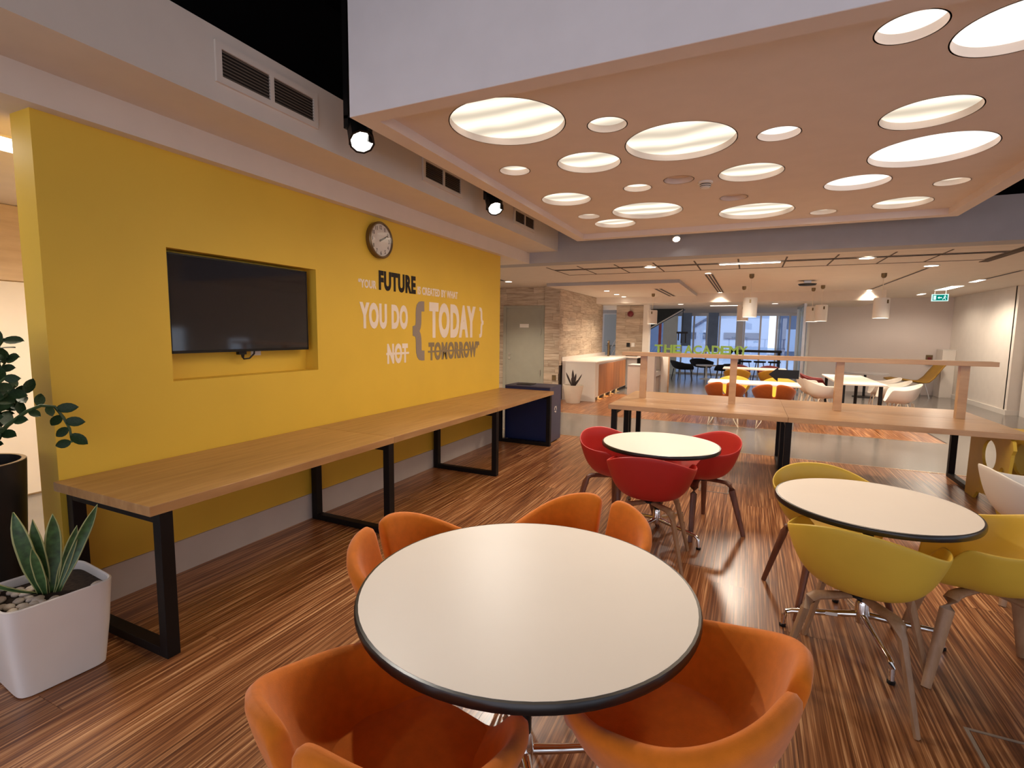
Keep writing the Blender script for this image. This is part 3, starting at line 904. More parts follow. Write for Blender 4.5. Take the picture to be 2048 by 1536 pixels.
def cut_panel(x, parent, yo=0.0, name='side_panel', hz=.69):
    cu_ = bpy.data.curves.new('panel', 'CURVE'); cu_.dimensions = '2D'; cu_.fill_mode = 'BOTH'; cu_.extrude = .012
    def sp_(pts):
        s_ = cu_.splines.new('POLY'); s_.points.add(len(pts) - 1); s_.use_cyclic_u = True
        for p_, q_ in zip(s_.points, pts): p_.co = (q_[0], q_[1], 0, 1)
    out = [(-.44, .0), (-.30, .0), (-.24, .05), (-.14, .10), (.0, .10), (.16, .08), (.24, .0), (.44, .0), (.43, .30), (.42, .69), (.0, .69), (-.36, .69), (-.44, .67), (-.47, .60), (-.44, .56), (-.42, .40), (-.44, .2)]
    sp_(out)
    def ell(cx, cy, rx, ry, n=28): return [(cx + rx * math.cos(2 * math.pi * i / n), cy + ry * math.sin(2 * math.pi * i / n)) for i in range(n)]
    sp_(ell(-.02, .47, .15, .14)); sp_(ell(.02, .23, .10, .085)); sp_(ell(-.30, .30, .07, .12))
    co_ = bpy.data.objects.new('panel', cu_); COL.objects.link(co_)
    me_ = bpy.data.meshes.new_from_object(co_.evaluated_get(bpy.context.evaluated_depsgraph_get()))
    bpy.data.objects.remove(co_)
    me_.transform(Matrix.Translation((x, yo, 0)) @ Matrix(((0, 0, 1, 0), (1, 0, 0, 0), (0, 1, 0, 0), (0, 0, 0, 1))))
    me_.transform(Matrix.Diagonal((1, 1, hz / .69, 1)))
    me_.polygons.foreach_set('use_smooth', [False] * len(me_.polygons))
    me_.materials.clear(); me_.materials.append(M['yellow_shell'])
    o_ = bpy.data.objects.new(name, me_); COL.objects.link(o_); o_.parent = parent
    return o_


for nm, y0, y1, lab in (('island_table', 5.60, 6.37, 'front oak island table on black frames behind the red chairs'), ('island_table', 6.375, 7.15, 'rear oak island table carrying the post shelf')):
    it = thing(nm, lab, 'table', (.385, (y0 + y1) / 2, 0))
    yc = (y0 + y1) / 2
    for x0, x1 in ((-1.405, .388), (.390, 2.18)):
        MB().box(x0 - .385, x1 - .385, y0 - yc, y1 - yc, .70, .75).build('tabletop', 'oak_x', it, bevel=.002)
    for x in (-1.345, .40, 2.12):
        if x > 2 and y0 < 6:
            cut_panel(2.072 - .385, it, 6.03 - yc, 'cutout_panel', .6995)['label'] = 'yellow end panel with organic cut-outs'
            continue
        leg_frame('leg_frame', it, 'x', x - .385, y0 - yc + .03, y1 - yc - .03, .70)

sh = thing('divider_shelf', 'long thin oak shelf on four posts standing on the island tables', 'shelf', (.37, 6.40, .75))
MB().box(-1.80, 1.80, -.085, .085, .527, .572).build('shelf_board', 'oak_x', sh, bevel=.002)
for x in (-1.172, -.146, .898, 1.936):
    MB().box(x - .37 - .037, x - .37 + .037, -.035, .035, 0, .527).build('post', 'oak_x', sh, bevel=.002)

# green standing letters
xs = [-1.05, -.935, -.835, -.70, -.60, -.50, -.395, -.30, -.205, -.105]
for ch, x0, lab in zip('THEACADEMY', xs, ('green standing letter T on the shelf', 'green standing letter H on the shelf', 'green standing letter E after H on the shelf', 'green standing letter A after the gap on the shelf',
                                          'green standing letter C on the shelf', 'green standing letter A after C on the shelf', 'green standing letter D on the shelf', 'green standing letter E after D on the shelf',
                                          'green standing letter M on the shelf', 'green standing letter Y ending the word on the shelf')):
    w = .095 if ch != 'M' else .10
    o = flat_text('sign_letter', ch, (-w / 2, 0, w / 2, .098), .028, 'green_letter', None, lambda a, b, d: Vector((a, -d + .014, b)), .03)
    o.location = (x0 + .05, 6.385, 1.3225)
    tag(o, lab, 'letter')

# black arrow hanging under the shelf
t = thing('arrow_sign', 'black arrow sign hanging under the oak shelf', 'sign', (.37, 6.40, 1.277), R(-6))
MB().loft([[(x, y, z) for x, z in ((-.15, -.165), (-.055, -.245), (-.055, -.205), (.15, -.205), (.15, -.108), (-.055, -.108), (-.055, -.080))] for y in (-.004, .004)]).build('board', 'black', t)
for x in (-.03, .13):
    MB().tube([(x, 0, -.11), (x, 0, 0)], .0012, 5).build('wire', 'alu', t)


# ================================================================== ROUND TABLES
def round_table(x, y, r, rz, label, ped=.355):
    t = thing('round_table', label, 'table', (x, y, 0), rz)
    MB().lathe([(r - .012, .694), (r - .012, .7205)], 72).build('tabletop', 'laminate', t)
    MB().lathe([(r - .013, .690), (r - .003, .692), (r, .700), (r, .712), (r - .004, .719), (r - .0125, .720), (r - .0125, .690)], 72, cap0=False, cap1=False).build('edge_band', 'edge_black', t, True)
    MB().lathe([(.09, .688), (.09, .680), (.024, .672), (.024, .20)], 24).build('column', 'black', t, True)
    MB().lathe([(.026, .20), (.030, .19), (.034, .13), (.030, .085), (.018, .08)], 24).build('hub', 'chrome', t, True)
    for k in range(4):
        a_ = k * math.pi / 2
        c, s = math.cos(a_), math.sin(a_)
        P = [(.02, .125), (.12, .112), (.24, .100), (ped - .03, .092), (ped - .010, .085), (ped + .001, .068), (ped + .006, .012)]
        lg = MB().tube([(c * r_, s * r_, z_) for r_, z_ in P], [.018, .016, .015, .014, .014, .014, .012], 10).build('foot_arm', 'chrome', t, True)
        MB().lathe([(.016, 0), (.017, .012), (.012, .016)], 12, (c * (ped + .006), s * (ped + .006))).build('glide', 'black', lg)
    return t


round_table(-.623, 1.473, .547, R(-55), 'large round white table ringed by orange chairs', .42)
round_table(-.576, 3.933, .437, R(-26), 'round white table ringed by red chairs')
t = round_table(.601, 3.012, .432, R(9.6), 'round white table ringed by yellow chairs')
MB().cbox((-.14, -.0155, .112), (.055, .002, .016)).build('sticker', 'white_plastic', t)


# ================================================================== CHAIRS
def rimA(th):
    s, c = math.sin(th), math.cos(th)
    d = abs(math.degrees(th))
    x = .297 * math.copysign(abs(s) ** .85, s)
    y = -.268 * math.copysign(abs(c) ** .85, c) * (1 if c > 0 else .92)
    z = .770 - .105 * sm(d / 100) if d < 118 else .665 - .225 * sm((d - 118) / 46)
    return Vector((x, y, z))


def rimO(th):
    s, c = math.sin(th), math.cos(th)
    d = abs(math.degrees(th))
    x = .315 * math.copysign(abs(s) ** .8, s)
    y = -.285 * math.copysign(abs(c) ** .8, c) * (1 if c > 0 else .9)
    z = .776 - .152 * sm(d / 125) if d < 125 else .624 - .180 * sm((d - 125) / 42)
    z -= .040 * math.exp(-(d / 5.0) ** 2)
    return Vector((x, y, z))


def bez(a, b, c, d, t):
    k = 1 - t
    return a * (k ** 3) + b * (3 * k * k * t) + c * (3 * k * t * t) + d * (t ** 3)


def shell_mesh(name, rim, ths, nu, ma, thick, slit=None, c0=Vector((0, .02, .432))):
    V = []; F = []
    nt = len(ths)
    for th in ths:
        Rm = rim(th)
        h = Vector((Rm.x, Rm.y, 0))
        p1 = Vector((h.x * .69, h.y * .69, c0.z - .004)); p2 = Vector((h.x * .83, h.y * .83, c0.z + .01 + (Rm.z - c0.z) * .26))
        for j in range(1, nu + 1):
            V.append(tuple(bez(c0, p1, p2, Rm, j / nu)))
    V.append(tuple(c0)); ci = len(V) - 1
    for i in range(nt):
        i2 = (i + 1) % nt
        F.append((ci, i2 * nu, i * nu))
        for j in range(nu - 1):
            mid = math.degrees(ths[i] if i2 else math.pi)
            if slit and ths[i] < 0 < ths[i2] and (j + 1) / nu >= slit:
                continue
            F.append((i * nu + j, i2 * nu + j, i2 * nu + j + 1, i * nu + j + 1))
    me = bpy.data.meshes.new(name)
    me.from_pydata(V, [], F)
    me.materials.append(M[ma])
    bm = bmesh.new(); bm.from_mesh(me); bmesh.ops.recalc_face_normals(bm, faces=bm.faces); bm.to_mesh(me); bm.free()
    me.polygons.foreach_set('use_smooth', [True] * len(me.polygons))
    ob = bpy.data.objects.new(name, me); COL.objects.link(ob)
    so_ = ob.modifiers.new('thickness', 'SOLIDIFY'); so_.thickness = thick; so_.offset = 0.0
    su = ob.modifiers.new('smooth', 'SUBSURF'); su.levels = 1; su.render_levels = 1
    return ob


THA = [R(-180 + 6 * k) for k in range(60)]
THO = sorted([R(-180 + 7.5 * k) for k in range(48) if abs(-180 + 7.5 * k) > 4] + [R(v) for v in (-3.0, 3.0, -4.6, 4.6)])


def add_wood_legs(t, ma):
    for sx in (-1, 1):
        for sy in (-1, 1):
            P = [(.03 * sx, .04 * sy, .404), (.10 * sx, .11 * sy, .404), (.138 * sx, .142 * sy, .402), (.158 * sx, .158 * sy, .388), (.173 * sx, .170 * sy, .345), (.25 * sx, .235 * sy, .0)]
            MB().tube(P, [.022, .027, .029, .030, .029, .019], 10, flat=.62).build('leg', ma, t, True)
    MB().lathe([(.060, .402), (.060, .414), (.07, .416)], 20).build('seat_plate', 'black', t, True)


def add_wire_legs(t, sp=.24):
    for sx in (-1, 1):
        for sy in (-1, 1):
            f = (sp * sx, (sp - .02) * sy, .008)
            MB().tube([(.20 * sx, .06 * sy, .425), (.225 * sx, .17 * sy, .12), f, (.17 * sx, .20 * sy, .12), (.07 * sx, .165 * sy, .425)], .008, 6).build('leg', 'wire', t, True)
    MB().lathe([(.085, .408), (.085, .424), (.12, .428)], 20).build('seat_plate', 'wire', t, True)


def shell_chair(ma, label, loc, rz, legs='oak_leg', group=None):
    t = thing('shell_chair', label, 'chair', loc, rz, group)
    o = shell_mesh('shell', rimA, THA, 12, ma, .011, c0=Vector((0, .02, .422))); o.parent = t
    if legs == 'wire': add_wire_legs(t)
    else: add_wood_legs(t, legs)
    return t


def tub_chair(ma, label, loc, rz, group=None):
    t = thing('tub_chair', label, 'chair', loc, rz, group)
    o = shell_mesh('backrest', rimO, THO, 11, ma, .046, slit=.55); o.parent = t
    rings = []
    for k, (s_, z_) in enumerate(((.80, .440), (.97, .448), (1.0, .462), (.97, .478), (.80, .486), (.4, .484))):
        rings.append([(s_ * .225 * math.copysign(abs(math.sin(u)) ** .8, math.sin(u)), .03 + s_ * .215 * math.copysign(abs(math.cos(u)) ** .8, math.cos(u)), z_) for u in [2 * math.pi * i / 36 for i in range(36)]])
    MB().loft(rings).build('seat_cushion', ma, t, True)
    add_wire_legs(t)
    return t


# orange tub chairs round the near table
oc = tub_chair('orange_cloth', 'orange upholstered tub chair whose split back is nearest the white planter', (-.735, .925, 0), R(-9))
dup(oc, (-.122, 1.345, 0), R(74), 'orange upholstered tub chair on the yellow chairs\' side of the table')
dup(oc, (-1.075, 1.61, 0), R(-87), 'orange upholstered tub chair backing onto the long wall table')
dup(oc, (-.658, 2.07, 0), R(163), 'orange upholstered tub chair with its back to the red chairs')
# red shell chairs
rc = shell_chair('red_shell', 'red shell chair with its back to the blue bin', (-.912, 3.972, 0), R(-118), 'walnut_leg')
dup(rc, (-.300, 4.225, 0), R(130), 'red shell chair backing onto the oak island table')
dup(rc, (-.562, 3.480, 0), R(2), 'red shell chair with its back to the orange chairs', swap={M['walnut_leg']: M['oak_leg']})
# yellow shell chairs
yc_ = shell_chair('yellow_shell', 'yellow shell chair between the round table and the oak island', (.475, 3.335, 0), R(-162), 'walnut_leg')
dup(yc_, (.510, 2.620, 0), R(-18), 'yellow shell chair with its back to the orange chairs', swap={M['walnut_leg']: M['oak_leg']})
dup(yc_, (1.045, 2.935, 0), R(87), 'yellow shell chair on the white shell chair\'s side of the round table', swap={M['walnut_leg']: M['oak_leg']})
# white shell chair at the right
wc = shell_chair('white_plastic', 'white shell chair beside the yellow cut-out stool', (1.63, 4.02, 0), R(-85), 'oak_leg')

# ---- yellow cut-out stool beside the island
t = thing('cutout_stool', 'yellow stool with cut-out sides standing beyond the island end panel', 'stool', (2.47, 5.98, 0))


cut_panel(-.20, t); cut_panel(.20, t)
MB().box(-.188, .188, -.36, .42, .655, .688).build('seat', 'yellow_shell', t)
MB().box(-.188, .188, .38, .40, .02, .64).build('back_panel', 'yellow_shell', t)

# ---- floor boxes
for x, y, w, l, lab in ((1.01, 2.32, .30, .30, 'metal-framed floor box in the striped floor near the yellow chairs'), (-.24, 5.38, .28, .24, 'metal-framed floor box beside the red chairs')):
    t = thing('floor_box', lab, 'floor box', (x, y, 0))
    f = .014
    MB().box(-w / 2, w / 2, -l / 2, -l / 2 + f, 0, .004).box(-w / 2, w / 2, l / 2 - f, l / 2, 0, .004).box(-w / 2, -w / 2 + f, -l / 2 + f, l / 2 - f, 0, .004).box(w / 2 - f, w / 2, -l / 2 + f, l / 2 - f, 0, .004).build('frame', 'alu', t)
    MB().box(-w / 2 + f + .002, w / 2 - f - .002, -l / 2 + f + .002, l / 2 - f - .002, 0, .003).build('lid', 'plank', t)

# ---- blue recycling bin behind the long table
t = thing('recycling_bin', 'navy blue recycling bin at the end of the long wall table', 'bin', (-2.785, 6.71, 0))
MB().box(-.335, .335, -.215, .215, .03, .785).build('body', 'navy', t, bevel=.004)
MB().box(.335, .345, -.225, .225, .02, .79).build('side_panel', 'navy_side', t, bevel=.002)
MB().box(-.345, -.335, -.225, .225, .02, .79).build('side_panel', 'navy_side', t, bevel=.002)
MB().box(-.345, .345, -.225, .225, .785, .80).build('lid', 'navy_side', t, bevel=.003)
MB().box(-.22, .0, -.10, .10, .80, .808).build('opening', 'black', t)
MB().box(-.30, .30, -.20, .20, 0, .03).build('plinth', 'black', t)
rec = MB()
for k in range(3):
    a0 = R(90 + 120 * k)
    arc = [a0 + R(v) for v in (8, 30, 55, 78)]
    ro, ri = .046, .032
    for p_, q_ in zip(arc, arc[1:]):
        rec.add([(.3455, r_ * math.cos(a_), .47 + r_ * math.sin(a_)) for a_, r_ in ((p_, ri), (q_, ri), (q_, ro), (p_, ro))] + [(.347, r_ * math.cos(a_), .47 + r_ * math.sin(a_)) for a_, r_ in ((p_, ri), (q_, ri), (q_, ro), (p_, ro))],
                [(0, 1, 2, 3), (7, 6, 5, 4), (0, 4, 5, 1), (2, 6, 7, 3)])
    a1, a2 = a0 + R(76), a0 + R(108)
    rec.add([(x_, r_ * math.cos(a_), .47 + r_ * math.sin(a_)) for x_ in (.3455, .347) for a_, r_ in ((a1, .022), (a2, .039), (a1, .057))], [(0, 1, 2), (5, 4, 3), (0, 3, 4, 1), (1, 4, 5, 2), (2, 5, 3, 0)])
rec.build('recycling_symbol', 'white_plastic', t)

# ================================================================== PLANTS


def rounded_square(h, z, n=40, p=.28):
    return [(h * math.copysign(abs(math.cos(u)) ** p, math.cos(u)), h * math.copysign(abs(math.sin(u)) ** p, math.sin(u)), z) for u in [2 * math.pi * (i + .5) / n for i in range(n)]]


def blade(base, tip, w, ma=('snake', 'snake_edge'), bow=.03, name='leaf', parent=None, twist=.0, side=None):
    """sword-shaped leaf: seven columns across, pale margins"""
    b, tp = Vector(base), Vector(tip)
    ax = (tp - b)
    L_ = ax.length
    s0 = Vector(side) if side else Vector((ax.y, -ax.x, 0)) if Vector((ax.x, ax.y)).length > .02 else Vector((.8, .6, 0))
    s0.normalize()
    nrm = s0.cross(ax.normalized())
    cols = (-1, -.82, -.4, 0, .4, .82, 1)
    k = MB(); V = []
    n = 12
    for i in range(n + 1):
        f = i / n
        prof = (.45 + .55 * sm(f / .4)) * (1 - max(0, (f - .6) / .4) ** 2.2) if f < 1 else .03
        c = b + ax * f + nrm * (bow * math.sin(f * math.pi))
        a_ = twist * f
        sd = s0 * math.cos(a_) + nrm * math.sin(a_)
        nn = nrm * math.cos(a_) - s0 * math.sin(a_)
        for q in cols:
            V.append(c + sd * (w * prof * q) + nn * (.25 * w * prof * q * q))
    F = []; mi = []
    for i in range(n):
        for j in range(6):
            o = i * 7 + j
            F.append((o, o + 1, o + 8, o + 7)); mi.append(1 if j in (0, 5) else 0)
    k.v = [tuple(v) for v in V]; k.f = F; k.mi = mi
    o = k.build(name, list(ma), parent, False)
    o.data.polygons.foreach_set('use_smooth', [True] * len(o.data.polygons))
    so_ = o.modifiers.new('thickness', 'SOLIDIFY'); so_.thickness = .004
    return o


# white square planter with the snake plant
t = thing('square_planter', 'white square planter with pebbles standing before the long wall table', 'planter', (-2.79, 1.08, 0), R(-5))
MB().loft([rounded_square(.150, 0), rounded_square(.158, .006), rounded_square(.178, .20), rounded_square(.192, .40), rounded_square(.186, .404), rounded_square(.180, .398), rounded_square(.172, .30)], cap1=False).build('pot', 'white_pot', t, True)
MB().loft([rounded_square(.178, .350), rounded_square(.178, .364)]).build('soil', 'soil', t)
pb = MB().lathe([(.001, -.5), (.30, -.42), (.48, -.15), (.48, .15), (.30, .42), (.001, .5)], 10)
rnd = random.Random(3)
first = None
cnt = 0
while cnt < 34:
    x, y = rnd.uniform(-.155, .155), rnd.uniform(-.155, .155)
    if abs(x) < .05 and abs(y) < .045: continue
    if y > .02 and rnd.random() < .72: continue
    if first is None:
        first = pb.build('pebble', 'pebble', t, True); o = first
    else:
        o = bpy.data.objects.new('pebble', first.data); COL.objects.link(o); o.parent = t
    o.location = (x, y, .370); o.rotation_euler = (0, 0, rnd.uniform(0, 3)); s_ = rnd.uniform(.026, .042)
    o.scale = (s_ * 1.35, s_, s_ * .62)
    cnt += 1
sp = thing('snake_plant', 'green snake plant with pale leaf margins in the white square planter', 'plant', (-2.775, 1.085, .360))
for b_, tp, w, bow, tw in (((-.02, -.02, 0), (-.04, -.085, .395), .030, .02, .2), ((-.015, .0, 0), (-.02, -.030, .350), .026, .01, .4), ((.005, .01, 0), (.005, .030, .360), .031, -.01, -.2),
                           ((.02, .02, 0), (.085, .165, .375), .026, -.03, .1), ((.015, .015, 0), (.030, .105, .285), .022, -.01, -.3), ((-.03, -.02, 0), (-.10, -.23, .175), .013, .05, .0), ((.0, -.015, 0), (.02, -.055, .24), .020, .0, .3)):
    blade(b_, tp, w, bow=bow, parent=sp, twist=tw, side=(.45, .89, 0))

# tall black pot with the ZZ plant
t = thing('tall_black_pot', 'tall black pot beside the end of the yellow wall', 'pot', (-3.31, 1.03, 0))
MB().lathe([(.150, 0), (.160, .01), (.205, .88), (.205, .90), (.185, .90), (.180, .80)], 40, cap1=False).build('pot', 'black', t, True)
MB().lathe([(.186, .895), (.203, .895), (.203, .902), (.186, .902), (.186, .895)], 40, cap0=False, cap1=False).build('rim', 'bronze', t, True)
MB().lathe([(.182, .84), (.182, .85)], 32).build('soil', 'soil', t)
LV = []
for f, w in ((0, .02), (.12, .16), (.3, .245), (.5, .27), (.7, .235), (.88, .13), (1, .01)):
    for q_ in (-1, 0, 1):
        LV.append((q_ * w, f, .05 * abs(q_) + .08 * f * f * -1))
lm = bpy.data.meshes.new('leaf')
lm.from_pydata(LV, [], [(i * 3 + j, i * 3 + j + 1, i * 3 + j + 4, i * 3 + j + 3) for i in range(6) for j in range(2)])
lm.materials.append(M['leaf'])
lm.polygons.foreach_set('use_smooth', [True] * len(lm.polygons))
zz = thing('zz_plant', 'glossy dark green plant with an arching stem in the tall black pot', 'plant', (-3.31, 1.03, .85))
Z0 = Vector((-3.31, 1.03, .85))
STEMS = [[(-3.27, 1.04, .85), (-3.22, 1.08, .98), (-3.16, 1.13, 1.08), (-3.125, 1.19, 1.14), (-3.105, 1.24, 1.165), (-3.085, 1.285, 1.155), (-3.07, 1.31, 1.10), (-3.06, 1.328, 1.04), (-3.058, 1.332, .97)],
         [(-3.30, 1.03, .85), (-3.29, 1.06, 1.05), (-3.26, 1.12, 1.26), (-3.20, 1.17, 1.40)],
         [(-3.33, 1.02, .85), (-3.35, 1.03, 1.10), (-3.34, 1.06, 1.32), (-3.26, 1.13, 1.47)],
         [(-3.29, 1.00, .85), (-3.25, .99, 1.05), (-3.18, 1.06, 1.22), (-3.11, 1.13, 1.32)],
         [(-3.33, 1.05, .85), (-3.32, 1.11, 1.04), (-3.27, 1.17, 1.17), (-3.20, 1.22, 1.22)],
         [(-3.35, 1.00, .85), (-3.40, .97, 1.08), (-3.45, .95, 1.25), (-3.46, .94, 1.40)],
         [(-3.26, 1.02, .85), (-3.20, 1.07, 1.06), (-3.16, 1.11, 1.20), (-3.12, 1.16, 1.27)],
         [(-3.30, 1.0, .85), (-3.27, 1.05, 1.15), (-3.24, 1.10, 1.36), (-3.19, 1.16, 1.49)],
         [(-3.30, .99, .85), (-3.26, .93, 1.06), (-3.22, .91, 1.22), (-3.19, .92, 1.36)]]
rnd = random.Random(5)
for si, S in enumerate(STEMS):
    P = [Vector(p) - Z0 for p in S]
    st = MB().tube(P, [.011 - .006 * i / (len(P) - 1) for i in range(len(P))], 7).build('stem', 'stem', zz, True)
    tot = [0]
    for a_, b_ in zip(P, P[1:]): tot.append(tot[-1] + (b_ - a_).length)
    d = .09 if si else .16
    side = 1
    while d < tot[-1]:
        i = max(j for j in range(len(P) - 1) if tot[j] <= d)
        f = (d - tot[i]) / (tot[i + 1] - tot[i])
        c = P[i].lerp(P[i + 1], f); tg = (P[i + 1] - P[i]).normalized()
        h = tg.cross(Vector((.35, -.75, .55))).normalized()
        dr = (h * side + tg * .55 + Vector((rnd.uniform(-.25, .25), rnd.uniform(-.25, .25), rnd.uniform(-.1, .25)))).normalized()
        up_ = (Vector((3.0, -.9, .6)).normalized() + Vector((rnd.uniform(-.5, .5), rnd.uniform(-.5, .5), rnd.uniform(-.2, .6))) * (1.0 if si else .5)).normalized()
        xx = dr.cross(up_).normalized(); zz_ = xx.cross(dr)
        ln = rnd.uniform(.070, .098) * (1.0 if si else .95)
        o = bpy.data.objects.new('leaf', lm); COL.objects.link(o); o.parent = st
        mm = Matrix((xx, dr, zz_)).transposed().to_4x4(); mm.translation = c
        o.matrix_local = mm @ Matrix.Diagonal((ln, ln, ln, 1))
        d += .024 if si else .036
        side = -side

# far cream pot by the stone pillar
t = thing('cream_planter', 'small cream planter beside the stone pillar', 'planter', (-3.49, 10.72, 0))
MB().lathe([(.150, 0), (.158, .01), (.225, .38), (.228, .40), (.214, .40), (.208, .36)], 32, cap1=False).build('pot', 'cream_pot', t, True)
MB().lathe([(.208, .35), (.208, .36)], 24).build('soil', 'soil', t)
sp = thing('dark_snake_plant', 'dark spiky plant in the small cream planter', 'plant', (-3.49, 10.72, .355))
for tp, w in (((-.16, -.05, .32), .020), ((-.02, .0, .38), .026), ((.05, .02, .30), .024), ((.18, .05, .29), .016), ((-.06, .05, .20), .022), ((.10, -.02, .16), .02)):
    blade((tp[0] * .15, tp[1] * .15, 0), tp, w, ('dark_leaf', 'dark_leaf'), .01, parent=sp, side=(.9, .3, 0))

# ================================================================== KITCHEN CORNER
t = thing('kitchen_counter', 'white kitchen counter with cherry doors along the travertine wall', 'counter', (-3.5, 12.6, 0))
MB().box(-.40, .40, -1.50, 2.38, .86, .90).box(.40, .68, 1.75, 2.38, .86, .90).build('worktop', 'laminate', t, bevel=.004)
MB().box(-.40, .36, -1.45, 2.36, .08, .86).build('carcass', 'white_plastic', t)
MB().box(-.39, .40, -1.50, -1.45, 0, .86).build('end_panel', 'white_wall', t)
MB().box(.361, .385, -1.44, -1.15, .08, .86).build('filler_panel', 'white_plastic', t, bevel=.01)
for k in range(4):
    MB().box(.361, .385, -1.14 + k * .70, -.45 + k * .70, .10, .82).build('door', 'orange_door', t, bevel=.003)
MB().box(-.38, .32, -1.42, 2.34, 0, .08).build('plinth', 'slot', t)
MB().box(.37, .67, 1.78, 1.80, .02, .86).build('front_panel', 'grey_panel', t)
MB().box(-.412, -.395, -1.50, 2.35, .90, .99).build('upstand', 'laminate', t)
for y in (11.7, 12.3, 12.9, 13.5):
    ld = bpy.data.lights.new('plinth_glow', 'SPOT'); ld.energy = 3; ld.color = (1, .58, .22); ld.spot_size = R(160); ld.spot_blend = .8; ld.shadow_soft_size = .03
    lo = bpy.data.objects.new('plinth_glow', ld); COL.objects.link(lo); lo.location = (-3.13, y, .07); lo.rotation_euler = (0, R(35), 0)
t = thing('counter_tap', 'dark upright tap on the kitchen counter', 'tap', (-3.62, 14.25, .90))
MB().tube([(0, 0, 0), (0, 0, .45)], .03, 10).build('column', 'bronze', t, True)
MB().tube([(0, 0, .40), (.02, -.10, .44), (.02, -.16, .40)], .012, 8).build('spout', 'chrome', t, True)
t = thing('counter_tray', 'dark tray of jars on the kitchen counter', 'tray', (-3.05, 14.75, .90))
MB().box(-.16, .16, -.10, .10, 0, .02).build('tray', 'black', t)
for k in range(4):
    MB().lathe([(.025, .02), (.025, .09), (.015, .10)], 10, (-.12 + .08 * k, 0)).build('jar', 'black', t)
for x, ma, lab in ((-3.22, 'black', 'dark switch plate on the stone panel'), (-3.08, 'white_plastic', 'white switch plate on the stone panel')):
    o = MB().box(-.05, .05, -.012, 0, -.06, .06).build('switch_plate', ma, None, bevel=.003)
    o.location = (x, 14.982, 1.22); tag(o, lab, 'switch')
o = MB().lathe([(.085, 0), (.085, .05), (.06, .07)], 24).build('alarm_bell', 'dark_red', None, True, xf=Matrix.Rotation(R(90), 4, 'X'))
o.location = (-3.18, 14.98, 2.12); tag(o, 'round dark red alarm bell on the stone panel', 'alarm bell')
o = MB().box(-.004, .012, -.045, .045, -.06, .06).build('wall_socket', 'bronze', None, bevel=.002)
o.location = (-3.72, 10.905, .52); tag(o, 'small bronze wall socket above the cream planter', 'socket')
o.rotation_euler = (0, 0, R(-90)); o.location = (-4.02, 10.905, .52)
t = thing('low_cabinet', 'low white cabinet open towards the kitchen corner', 'cabinet', (-2.57, 13.1, 0))
MB().box(-.17, .17, -.30, .30, 0, .73).build('body', 'white_plastic', t)
MB().box(-.18, .18, -.31, .31, .73, .77).build('top', 'grey_panel', t)
t = thing('tall_cabinet', 'tall white cabinet with open shelves beside the island shelf', 'cabinet', (-2.12, 12.85, 0))
MB().box(-.22, .10, -.45, -.42, 0, 1.02).box(-.22, -.19, -.42, .45, 0, 1.02).box(-.22, .30, .42, .45, 0, 1.02).box(-.22, .10, -.45, .45, 1.02, 1.05).build('carcass', 'white_plastic', t)
MB().box(.10, .13, -.45, -.37, 0, 1.02).box(.10, .13, .36, .45, 0, 1.02).box(.10, .13, -.37, .36, .52, .62).build('front_frame', 'grey_panel', t)
MB().box(-.19, .10, -.42, .42, .60, .63).box(-.19, .10, -.42, .42, .04, .07).build('shelf', 'white_plastic', t)
MB().box(-.188, -.17, -.41, .41, .08, .50).build('back_board', 'orange_door', t)
MB().box(.30, .33, .38, .45, 0, 1.0).build('side_post', 'oak_x', t)


# ================================================================== FAR FURNITURE
def plain_table(label, x0, x1, y0, y1, h, ma='laminate', legs='alu', lr=.022, inset=.08):
    cx, cy = (x0 + x1) / 2, (y0 + y1) / 2
    t = thing('meeting_table', label, 'table', (cx, cy, 0))
    a, b = (x1 - x0) / 2, (y1 - y0) / 2
    MB().box(-a, a, -b, b, h - .028, h).build('tabletop', ma, t, bevel=.004)
    for sx in (-1, 1):
        for sy in (-1, 1):
            MB().tube([(sx * (a - inset), sy * (b - inset), 0), (sx * (a - inset), sy * (b - inset), h - .03)], lr, 10).build('leg', legs, t, True)
    return t


plain_table('white table between rust orange and yellow chairs', -.61, .80, 9.32, 10.02, .74)
plain_table('white table between amber and dark red chairs', -.55, .85, 13.40, 14.10, .74)
plain_table('white meeting table lined with white chairs', 1.45, 2.15, 10.3, 12.6, .74, legs='black', lr=.03)
for i, (x, l) in enumerate(((-.33, 'rust orange split-back chair at the white table, on the kitchen side'), (.41, 'rust orange split-back chair at the white table, on the meeting table side'))):
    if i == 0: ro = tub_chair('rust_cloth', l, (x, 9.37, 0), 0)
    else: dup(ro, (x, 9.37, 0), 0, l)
yf = dup(yc_, (-.22, 10.42, 0), R(180), 'far yellow shell chair across from the rust chair on the kitchen side')
dup(yc_, (.55, 10.42, 0), R(180), 'far yellow shell chair across from the rust chair on the meeting table side')
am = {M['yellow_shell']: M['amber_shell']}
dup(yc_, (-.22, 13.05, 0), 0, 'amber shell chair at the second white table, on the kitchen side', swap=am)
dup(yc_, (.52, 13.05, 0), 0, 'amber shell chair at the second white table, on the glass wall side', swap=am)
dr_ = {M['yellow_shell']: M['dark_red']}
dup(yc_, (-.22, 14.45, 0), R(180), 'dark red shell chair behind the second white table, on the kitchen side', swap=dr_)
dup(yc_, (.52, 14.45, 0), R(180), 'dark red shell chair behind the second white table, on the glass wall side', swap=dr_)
ww = shell_chair('white_plastic', 'white wire-legged shell chair at the island end of the meeting table, kitchen side', (1.22, 10.75, 0), R(-78), 'wire')
dup(ww, (1.15, 11.45, 0), R(-84), 'second white wire-legged shell chair along the kitchen side of the meeting table')
dup(ww, (2.42, 10.65, 0), R(85), 'white wire-legged shell chair at the island end of the meeting table, lounge chair side')
